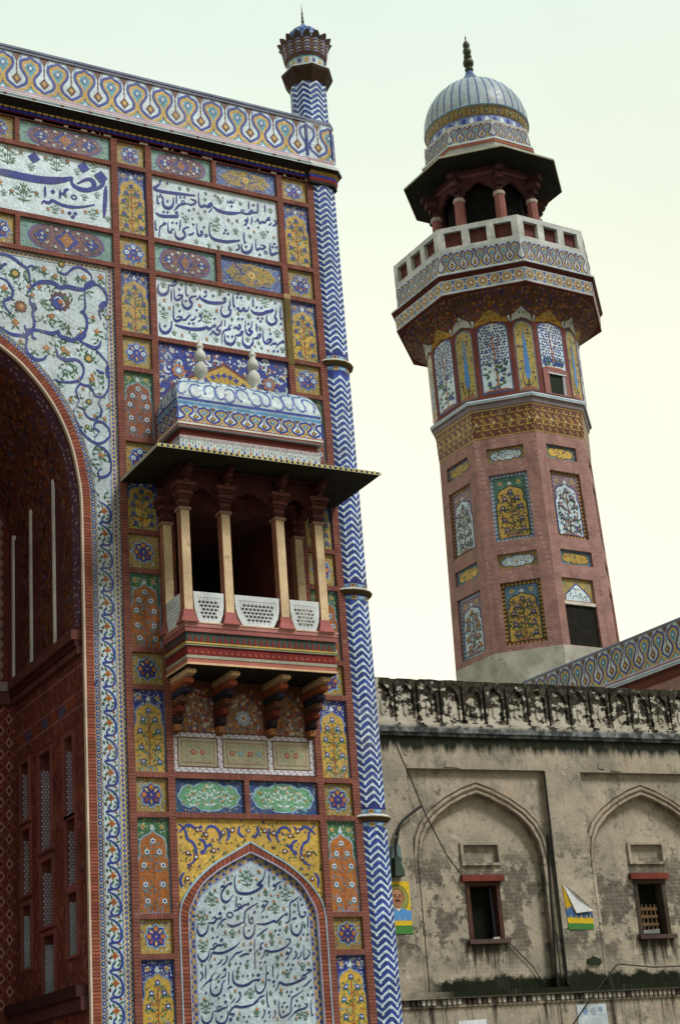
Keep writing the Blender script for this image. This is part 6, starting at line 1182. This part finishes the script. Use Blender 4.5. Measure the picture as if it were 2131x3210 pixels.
for xw in (17.7, 21.5, 25.3):
    mx_ = rng(nt, ma(nt, 'ABSOLUTE', ma(nt, 'SUBTRACT', X_, xw)), .62, .40); mz_ = ma(nt, 'MULTIPLY', rng(nt, Z_, 2.0, 2.5), rng(nt, Z_, 3.08, 3.0)); st2 = noise(nt, cxyz(ma(nt, 'MULTIPLY', X_, 9.0), ma(nt, 'MULTIPLY', Z_, .6)), 1.0, 4, .6)
    base = mix(nt, ma(nt, 'MULTIPLY', ma(nt, 'MULTIPLY', mx_, mz_), rng(nt, ma(nt, 'ADD', st2, rng(nt, Z_, 2.4, 3.0, -.08, .18)), .48, .62)), base, (.05, .043, .034, 1))
ms = rng(nt, ma(nt, 'ADD', rng(nt, Z_, 2.85, 2.05, 0, 1.0), ma(nt, 'MULTIPLY', noise(nt, p, 2.2, 10, .75), .9)), 1.05, 1.17); ms = ma(nt, 'MULTIPLY', ms, ma(nt, 'MULTIPLY', rng(nt, X_, 16.0, 16.7), rng(nt, Z_, 1.86, 1.98)))
base = mix(nt, ms, base, (.012, .015, .007, 1))
stv = noise(nt, cxyz(ma(nt, 'MULTIPLY', X_, 7.0), ma(nt, 'MULTIPLY', Z_, .22)), 1.0, 6, .7); base = mix(nt, rng(nt, stv, .54, .70, 0, .4), base, (.12, .11, .085, 1))
lw = ma(nt, 'MULTIPLY', rng(nt, Z_, 1.9, 1.8), rng(nt, streak, .50, .62)); base = mix(nt, lw, base, (.04, .035, .028, 1))
gr_ = rng(nt, noise(nt, p, 30, 6, .8), .3, .7, .72, 1.18); base = mix(nt, 1.0, base, nn(nt, 'ShaderNodeCombineXYZ', X=gr_, Y=gr_, Z=gr_).outputs[0], 'MULTIPLY')
nt.links.new(base, bs.inputs['Base Color']); bs.inputs['Specular IOR Level'].default_value = .15
hb = ma(nt, 'ADD', noise(nt, p, 6, 10, .75), ma(nt, 'MULTIPLY', ma(nt, 'MULTIPLY', br.outputs[1], bmask), -.5)); nt.links.new(nn(nt, 'ShaderNodeBump', Strength=.7, Distance=.03, Height=hb).outputs[0], bs.inputs['Normal'])
mk, nt, bs = mat0('blackened_coping', 0.95); p = pos(nt); sp_ = nn(nt, 'ShaderNodeSeparateXYZ', Vector=p); Z_ = sp_.outputs[2]; X_ = sp_.outputs[0]
v_ = nn(nt, 'ShaderNodeVectorMath', _operation='MULTIPLY', i0=p, i1=(1.0, 1.0, 1.6)).outputs[0]
th = ma(nt, 'ADD', noise(nt, v_, 5.2, 6, .62), ma(nt, 'ADD', rng(nt, Z_, 7.15, 8.05, .085, -.15), rng(nt, X_, 15.5, 17.0, .06, 0.0)))
ff = ma(nt, 'FRACT', ma(nt, 'DIVIDE', ma(nt, 'SUBTRACT', X_, 15.545), .4928)); fc_ = ma(nt, 'ABSOLUTE', ma(nt, 'SUBTRACT', ff, .5))
th = ma(nt, 'ADD', th, ma(nt, 'MULTIPLY', rng(nt, fc_, .46, .25, -.085, .025), 1.0)); th = ma(nt, 'ADD', th, ma(nt, 'MULTIPLY', rng(nt, ma(nt, 'ABSOLUTE', ma(nt, 'SUBTRACT', fc_, .13)), .06, .0), -.035))
cc_ = mix(nt, rng(nt, th, .50, .56), mix(nt, rng(nt, noise(nt, p, 9, 6), .4, .65), (.016, .015, .011, 1), (.075, .067, .05, 1)), mix(nt, rng(nt, noise(nt, p, 3, 6), .35, .65), (.55, .51, .45, 1), (.36, .34, .27, 1)))
cc_ = mix(nt, rng(nt, Z_, 7.05, 6.98), cc_, mix(nt, rng(nt, noise(nt, p, 4, 8, .7), .45, .6), (.05, .055, .06, 1), (.22, .23, .24, 1)))
nt.links.new(cc_, bs.inputs['Base Color']); nt.links.new(nn(nt, 'ShaderNodeBump', Strength=.8, Distance=.03, Height=noise(nt, p, 9, 10, .75)).outputs[0], bs.inputs['Normal']); bs.inputs['Specular IOR Level'].default_value = .1
b = MB(); SC = [2.80, 6.62, 10.44]; rects = [[(c - 1.53, 2.07), (c + 1.53, 2.07), (c + 1.53, 6.215), (c - 1.53, 6.215)] for c in SC]; rects[1] = [(5.165, 2.07), (8.15, 2.07), (8.15, 6.20), (5.165, 6.20)]
b.poly_h(wf, [(-.6, -1.65), (14, -1.65), (14, 6.9), (-.6, 6.9)], rects, 0, -.12, sides=True)
HA = [(1.49, 2.07), (1.49, 4.55), (1.42, 4.95), (1.28, 5.22), (1.05, 5.45), (.72, 5.67), (.35, 5.85), (0, 5.965)]; HI = [(1.33, 2.07), (1.33, 4.5), (1.26, 4.85), (1.12, 5.11), (.90, 5.33), (.60, 5.53), (.30, 5.67), (0, 5.77)]
def sy(h, c): return [(c + q[0], q[1]) for q in h] + [(c - q[0], q[1]) for q in h[-2::-1]]
for c, R_ in zip(SC, rects):
    hole = sy(HI, c); out_ = [R_[0], R_[1], R_[2], R_[3]]
    ins_ = [(R_[1][0], 2.07), (R_[1][0], R_[2][1]), (R_[0][0], R_[3][1]), (R_[0][0], 2.07)] + [(c - 1.33, 2.07)] + [q for q in reversed(hole)][1:-1] + [(c + 1.33, 2.07)]
    b.poly_h(wf, ins_, [], -.12, -.27, sides=True)
    win = [(c - .36, 3.0), (c + .39, 3.0), (c + .39, 4.10), (c - .36, 4.10)]; sm = [(c - .34, 4.45), (c + .42, 4.45), (c + .42, 4.79), (c - .34, 4.79)]
    b.poly_h(wf, hole, [win, sm], -.26, -.55, sides=False); b.face([wf(q[0], q[1], -.32) for q in sm])
    e0 = sy([(q[0] - .005, q[1]) for q in HA], c); i0 = sy(HI, c)
    for (la, ha), (lb, hb2) in (((e0, -.12), (e0, -.075)), ((e0, -.075), (i0, -.075)), ((i0, -.075), (i0, -.27)), ):
        for k in range(len(la) - 1): b.face([wf(*la[k], ha), wf(*la[k + 1], ha), wf(*lb[k + 1], hb2), wf(*lb[k], hb2)])
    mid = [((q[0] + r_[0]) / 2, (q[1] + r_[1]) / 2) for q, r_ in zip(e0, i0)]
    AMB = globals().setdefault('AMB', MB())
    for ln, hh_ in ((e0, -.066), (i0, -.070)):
        for k in range(len(ln) - 1): AMB.face([wf(ln[k][0], ln[k][1] - .016, hh_), wf(ln[k + 1][0], ln[k + 1][1] - .016, hh_), wf(ln[k + 1][0], ln[k + 1][1] + .012, hh_), wf(ln[k][0], ln[k][1] + .012, hh_)], (.10, .06, .04) if (k * 7) % 5 else (.20, .14, .10))  # dark lines on the arch edges: dirt, with the edge shadow painted in
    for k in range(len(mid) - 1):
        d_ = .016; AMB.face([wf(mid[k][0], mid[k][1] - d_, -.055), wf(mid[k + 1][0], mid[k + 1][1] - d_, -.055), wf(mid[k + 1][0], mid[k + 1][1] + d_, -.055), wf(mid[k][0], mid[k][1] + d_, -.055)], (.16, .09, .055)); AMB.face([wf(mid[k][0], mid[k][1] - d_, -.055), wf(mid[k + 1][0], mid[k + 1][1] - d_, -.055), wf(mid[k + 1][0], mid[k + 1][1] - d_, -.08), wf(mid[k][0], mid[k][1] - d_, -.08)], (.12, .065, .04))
    for (s0, s1, z0, z1) in ((c - .40, c + .48, 4.79, 4.83), (c - .40, c + .48, 4.40, 4.45), (c - .40, c - .34, 4.45, 4.79), (c + .42, c + .48, 4.45, 4.79)): b.poly_h(wf, [(s0, z0), (s1, z0), (s1, z1), (s0, z1)], [], -.21, -.27)
for (s_, z_, w_, h_) in ((2.1, 6.25, .35, .12), (5.6, 6.28, .16, .12), (5.9, 6.24, .25, .07)): b.poly_h(wf, [(s_, z_), (s_ + w_, z_ - .02), (s_ + w_ * .9, z_ + h_), (s_ + .03, z_ + h_ * .9)], [], .02, 0)
b.build('wall', mp, pw)
AMB.build('arch_moulding_and_edge_shade', M['dirty'], pw)
rw = random.Random(31)
WB = (.085, .04, .032)
for n_, c in enumerate(SC):
    b = MB(); X0, X1 = c - .36, c + .39
    for (s0, s1, z0, z1, h0) in ((X0, X0 + .085, 3.0, 4.10, -.24), (X1 - .085, X1, 3.0, 4.10, -.24), (X0 + .085, X1 - .085, 4.02, 4.10, -.24)): b.poly_h(wf, [(s0, z0), (s1, z0), (s1, z1), (s0, z1)], [], h0, -.5, WB if n_ == 0 else (.07, .055, .04))
    wn = b.build('window', M['dirty'], pw)
    b = MB(); b.poly_h(wf, [(c - .455, 4.095), (c + .455, 4.095), (c + .45, 4.215), (c - .45, 4.215)], [], -.15, -.27, (.19, .048, .036)); b.build('lintel', M['dirty'], wn, label='dark red lintel')
    b = MB(); b.poly_h(wf, [(c - .42, 2.93), (c + .45, 2.93), (c + .45, 3.01), (c - .42, 3.01)], [], -.14, -.27, (.10, .07, .06)); b.poly_h(wf, [(c + .10, 3.01), (c + .24, 3.01), (c + .23, 3.05), (c + .12, 3.05)], [], -.17, -.24, (.55, .54, .5)) if n_ == 0 else None; b.build('sill', M['dirty'], wn)
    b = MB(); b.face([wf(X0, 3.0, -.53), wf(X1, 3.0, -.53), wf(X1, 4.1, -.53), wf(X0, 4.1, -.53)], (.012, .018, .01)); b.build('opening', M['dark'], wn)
    if n_:
        b = MB()
        for k in range(5): b.poly_h(wf, [(X0 + .10 + k * .10, 3.02), (X0 + .125 + k * .10, 3.02), (X0 + .125 + k * .10, 3.62), (X0 + .10 + k * .10, 3.62)], [], -.36, -.40, (.16, .10, .06))
        for z in (3.05, 3.2, 3.35, 3.5): b.poly_h(wf, [(X0 + .09, z), (X1 - .2, z), (X1 - .2, z + .06 + .03 * (z < 3.1)), (X0 + .09, z + .06)], [], -.35, -.39, (.17, .10, .05) if z > 3.1 else (.26, .27, .27))
        b.build('broken_shutter', M['dirty'], wn)
    else:
        b = MB(); b.poly_h(wf, [(X1 - .14, 3.03), (X1 - .09, 3.03), (X1 - .12, 4.0), (X1 - .15, 4.0)], [], -.38, -.42, (.10, .09, .13)); b.build('shutter_edge', M['dirty'], wn)
b = MB(); b.poly_h(wf, [(-.6, 6.9), (14, 6.9), (14, 7.09), (-.6, 7.09)], [], .10, -.4, GY); b.poly_h(wf, [(-.6, 6.84), (14, 6.84), (14, 6.9), (-.6, 6.9)], [], .04, -.4, GY)
b.build('string_course', mk, pw)
b = MB(); b.poly_h(wf, [(-.6, 7.09)] + [(14, 7.09)] + [(14 - k * .1217, 7.985 + rw.uniform(-.012, .014)) for k in range(121)], [], -.03, -.40)
for k in range(31):
    s0 = .65 + (k - 2) * .494; s1 = s0 + .494; mid_ = (s0 + s1) / 2; zt = 7.97 + rw.uniform(-.012, .012); g_ = .018 + rw.uniform(0, .012)
    arc = [(s0 + .07, 7.18), (s1 - .07, 7.18), (s1 - .07, 7.62), (s1 - .11, 7.74), (mid_, 7.87), (s0 + .11, 7.74), (s0 + .07, 7.62)]
    b.poly_h(wf, [(s0 + g_, 7.10), (s1 - g_, 7.10), (s1 - g_, zt - .1), (s1 - .08, zt), (s0 + .08, zt), (s0 + g_, zt - .1)], [arc], .02 + rw.uniform(-.006, .006), -.06)
    b.poly_h(wf, [(mid_ - .05, 7.3), (mid_, 7.24), (mid_ + .05, 7.3), (mid_ + .04, 7.5), (mid_, 7.6), (mid_ - .04, 7.5)], [], -.005, -.03)
b.build('merlon_parapet', mk, pw)
b = MB(); b.poly_h(wf, [(-.6, 1.95), (14, 1.95), (14, 2.07), (-.6, 2.07)], [], .12, 0); b.poly_h(wf, [(-.6, 1.80), (14, 1.80), (14, 1.84), (-.6, 1.84)], [], .03, 0); b.build('ledge', mp, pw)
b = MB(); s_ = .2
while s_ < 13:
    c_ = rw.choice([(.52, .50, .44), (.45, .43, .37), (.40, .38, .33), (.06, .05, .04), (.30, .28, .24)])
    if rw.random() > .12: b.poly_h(wf, [(s_, 1.845), (s_ + .06, 1.845), (s_ + .065, 1.94), (s_ - .004, 1.94)], [], .08, 0, c_)
    s_ += .105
b.build('dentil_course', M['dirty'], pw)
# ---- things on the wall
def wt_(pts, d): return [wf(u, v, d) for u, v in pts]
b = MB(); b.tube(wt_([(1.03, 6.84), (1.32, 6.1), (1.59, 5.35), (1.97, 4.56), (2.25, 4.18)], .0), .012, 6, (.02, .02, .018)); tag(b.build('power_cable', M['black']), 'thin black cable slanting from the string course down to the left window', 'cable')
b = MB(); b.tube(wt_([(2.98, 3.02), (3.3, 2.9), (3.7, 2.5), (3.95, 2.1)], -.22), .010, 6, (.03, .03, .03)); tag(b.build('power_cable', M['black']), 'short thin wire hanging below the right end of the left window sill', 'cable')
b = MB(); b.tube(wt_([(4.1, 1.25), (4.6, 1.75), (5.05, 2.16), (5.35, 2.42), (5.45, 2.44), (6.2, 2.36), (6.9, 2.36), (8.2, 2.42)], .135), .014, 6, (.05, .045, .04)); tag(b.build('power_cable', M['black']), 'dusty wire rising across the ledge and running under the right window', 'cable')
b = MB(); b.tube(wt_([(4.315, 6.2), (4.31, 5.0), (4.29, 2.12)], .02), .022, 8, (.07, .05, .035)); tag(b.build('drain_pipe', M['black']), 'taller thin dark pipe, the right one, on the pier between the arches', 'pipe', 'thin pipes on the wall')
b = MB(); b.tube(wt_([(4.27, 4.95), (4.20, 3.9), (4.11, 2.12)], -.06), .020, 8, (.07, .05, .035)); tag(b.build('drain_pipe', M['black']), 'shorter thin dark pipe, the left one, beside the left arch', 'pipe', 'thin pipes on the wall')
lb = thing('lamp_bracket', 'dark curved iron lamp bracket on the wall beside the tiled turret', 'lamp bracket', wf(.85, 4.2, .1))
b = MB(); b.tube(wt_(cat([(1.45, 5.46), (1.2, 5.30), (.98, 5.12), (.86, 4.85), (.84, 4.6), (.835, 4.2)], 3), .12), .026, 8, (.03, .035, .025)); b.tube(wt_(cat([(.97, 5.10), (.93, 4.95), (.87, 4.72)], 3), .12), .018, 8, (.03, .035, .025)); b.build('arm', M['black'], lb)
b = MB(); b.poly_h(wf, [(.78, 4.16), (.98, 4.16), (.97, 4.28), (.9, 4.4), (.95, 4.45), (.88, 4.52), (.8, 4.5)], [], .16, .0, (.06, .09, .07)); b.build('mounting_box', M['dirty'], lb)
b = MB(); b.poly_h(wf, [(.66, 4.2), (1.02, 4.2), (1.0, 4.75), (.66, 4.72)], [], .012, 0, (.16, .24, .24)); tag(b.build('old_notice', M['dirty']), 'faded bluish scrap of paper behind the lamp bracket', 'notice')
# poster with a man's portrait
PS0, PS1, PZ0, PZ1 = .46, 1.11, 3.13, 4.08
P = Paint(lambda u, v, h: wf(PS0 + u, PZ0 + v, .012 + h * .6)); w, h = PS1 - PS0, PZ1 - PZ0; YP = (.72, .50, .03)
P.rect(0, 0, w, h, YP); P.rect(0, 0, w, .15, (.07, .24, .06), 1); P.rect(0, .15, w, .24, (.72, .50, .03), 2); P.rect(0, .24, w, .42, (.08, .28, .62), 1)
for x in (.1, .22, .36, .47, .58): P.poly([(x - .02, .2), (x + .02, .2), (x + .012, .36), (x, .40), (x - .012, .36)], YP, 3)
P.disc(w * .58, .64, .25, (.20, .22, .05), 1, 20, 1.05); P.disc(w * .60, .64, .215, (.30, .30, .08), 2, 20, 1.05)
P.poly([(w * .18, .24), (w * .98, .24), (w * .97, .36), (w * .86, .44), (w * .68, .47), (w * .50, .47), (w * .33, .43), (w * .22, .36)], (.10, .30, .66), 4)
for x in (.27, .40, .52): P.poly([(x - .012, .15), (x + .012, .15), (x, .34)], YP, 5)
SK = (.42, .19, .10); fx0 = w * .60
P.poly([(fx0 - .05, .42), (fx0 + .05, .42), (fx0 + .05, .52), (fx0 - .05, .52)], (.33, .14, .075), 5)
P.disc(fx0, .66, .135, (.03, .02, .015), 5, 16, 1.22); P.disc(fx0, .655, .122, SK, 6, 18, 1.30); P.disc(fx0, .745, .09, (.50, .25, .14), 7, 14, .6)
for sg in (-1, 1): P.poly([(fx0 + sg * .125, .62), (fx0 + sg * .145, .64), (fx0 + sg * .14, .70), (fx0 + sg * .122, .70)], (.36, .15, .08), 7); P.disc(fx0 + sg * .048, .675, .018, (.02, .015, .01), 8, 8, .6); P.stroke([(fx0 + sg * .02, .70), (fx0 + sg * .05, .712), (fx0 + sg * .08, .70)], .014, (.03, .02, .015), 8)
P.poly([(fx0 - .012, .68), (fx0 + .012, .68), (fx0 + .024, .615), (fx0 - .024, .615)], (.34, .14, .075), 8); P.stroke([(fx0 - .06, .585), (fx0 - .02, .602), (fx0 + .02, .602), (fx0 + .06, .585)], .026, (.03, .02, .015), 9); P.stroke([(fx0 - .035, .562), (fx0 + .035, .562)], .014, (.30, .08, .06), 9); P.poly([(fx0 - .06, .47), (fx0, .40), (fx0 + .06, .47), (fx0, .45)], (.65, .68, .7), 6)
tag(P.build('poster', M['matte']), "yellow poster with a balding man's portrait in a blue shirt, beside the turret", 'poster')
P = Paint(lambda u, v, h: wf(u, v, .012 + h * .6)); P.poly([(4.435, 4.01), (4.47, 3.13), (5.04, 3.12), (5.045, 3.47), (4.66, 3.43)], YP, 0); P.poly([(4.468, 3.13), (5.04, 3.12), (5.04, 3.23), (4.464, 3.25)], (.07, .24, .06), 1); P.poly([(4.458, 3.36), (5.042, 3.33), (5.045, 3.46), (4.66, 3.43), (4.56, 3.60), (4.45, 3.55)], (.06, .14, .30), 1)
for x in (4.55, 4.66, 4.78, 4.9, 4.98): P.poly([(x - .022, 3.3), (x + .022, 3.3), (x, 3.42)], YP, 2)
P.poly([(4.437, 4.0), (4.52, 3.70), (4.58, 3.58), (4.47, 3.5)], (.55, .33, .02), 2)
po = P.build('poster', M['matte']); tag(po, 'yellow poster peeling off the pier, its top folded down to show the white back', 'poster')
b = MB(); q = [wf(4.437, 4.01, .014), wf(4.66, 3.43, .05), wf(5.045, 3.47, .07), wf(4.75, 3.74, .09)]; b.face(q, (.74, .76, .78)); b.face([wf(4.437, 4.01, .012), wf(4.66, 3.43, .046), wf(5.045, 3.47, .066), wf(4.75, 3.74, .085)], (.74, .76, .78)); b.build('folded_flap', M['matte'], po)
b = MB(); b.poly_h(wf, [(1.88, .9), (2.46, .9), (2.465, 1.565), (1.88, 1.555)], [], .012, 0, (.68, .71, .76)); tag(b.build('paper_notice', M['matte']), 'plain white sheet of paper pasted under the ledge below the left window', 'notice')
P = Paint(lambda u, v, h: wf(4.43 + u, 1.1 + v, .012 + h)); P.rect(0, 0, .66, .64, (.52, .62, .68)); P.rect(.02, .45, .62, .62, (.60, .68, .74), 1); P.star(.18, .52, .08, .055, 7, (.24, .34, .55), 2); P.star(.52, .54, .07, .04, 6, (.28, .38, .54), 2); P.poly([(.3, .46), (.4, .44), (.44, .52), (.36, .58), (.29, .54)], (.40, .46, .54), 2); P.poly([(.1, .2), (.55, .22), (.5, .38), (.15, .36)], (.44, .52, .58), 1); tag(P.build('paper_notice', M['matte']), 'torn pale blue notice pasted under the ledge between the windows', 'notice')
b = MB(); b.poly_h(wf, [(4.78, 2.50), (4.84, 2.47), (4.9, 2.46), (4.98, 2.465), (5.05, 2.45), (5.1, 2.50), (5.08, 2.56), (5.0, 2.585), (4.93, 2.62), (4.87, 2.58), (4.8, 2.57)], [], .05, 0, (.025, .035, .018)); tag(b.build('cable_junction', M['dirty']), 'small dark lump of wiring on the pier under the peeling poster', 'junction')
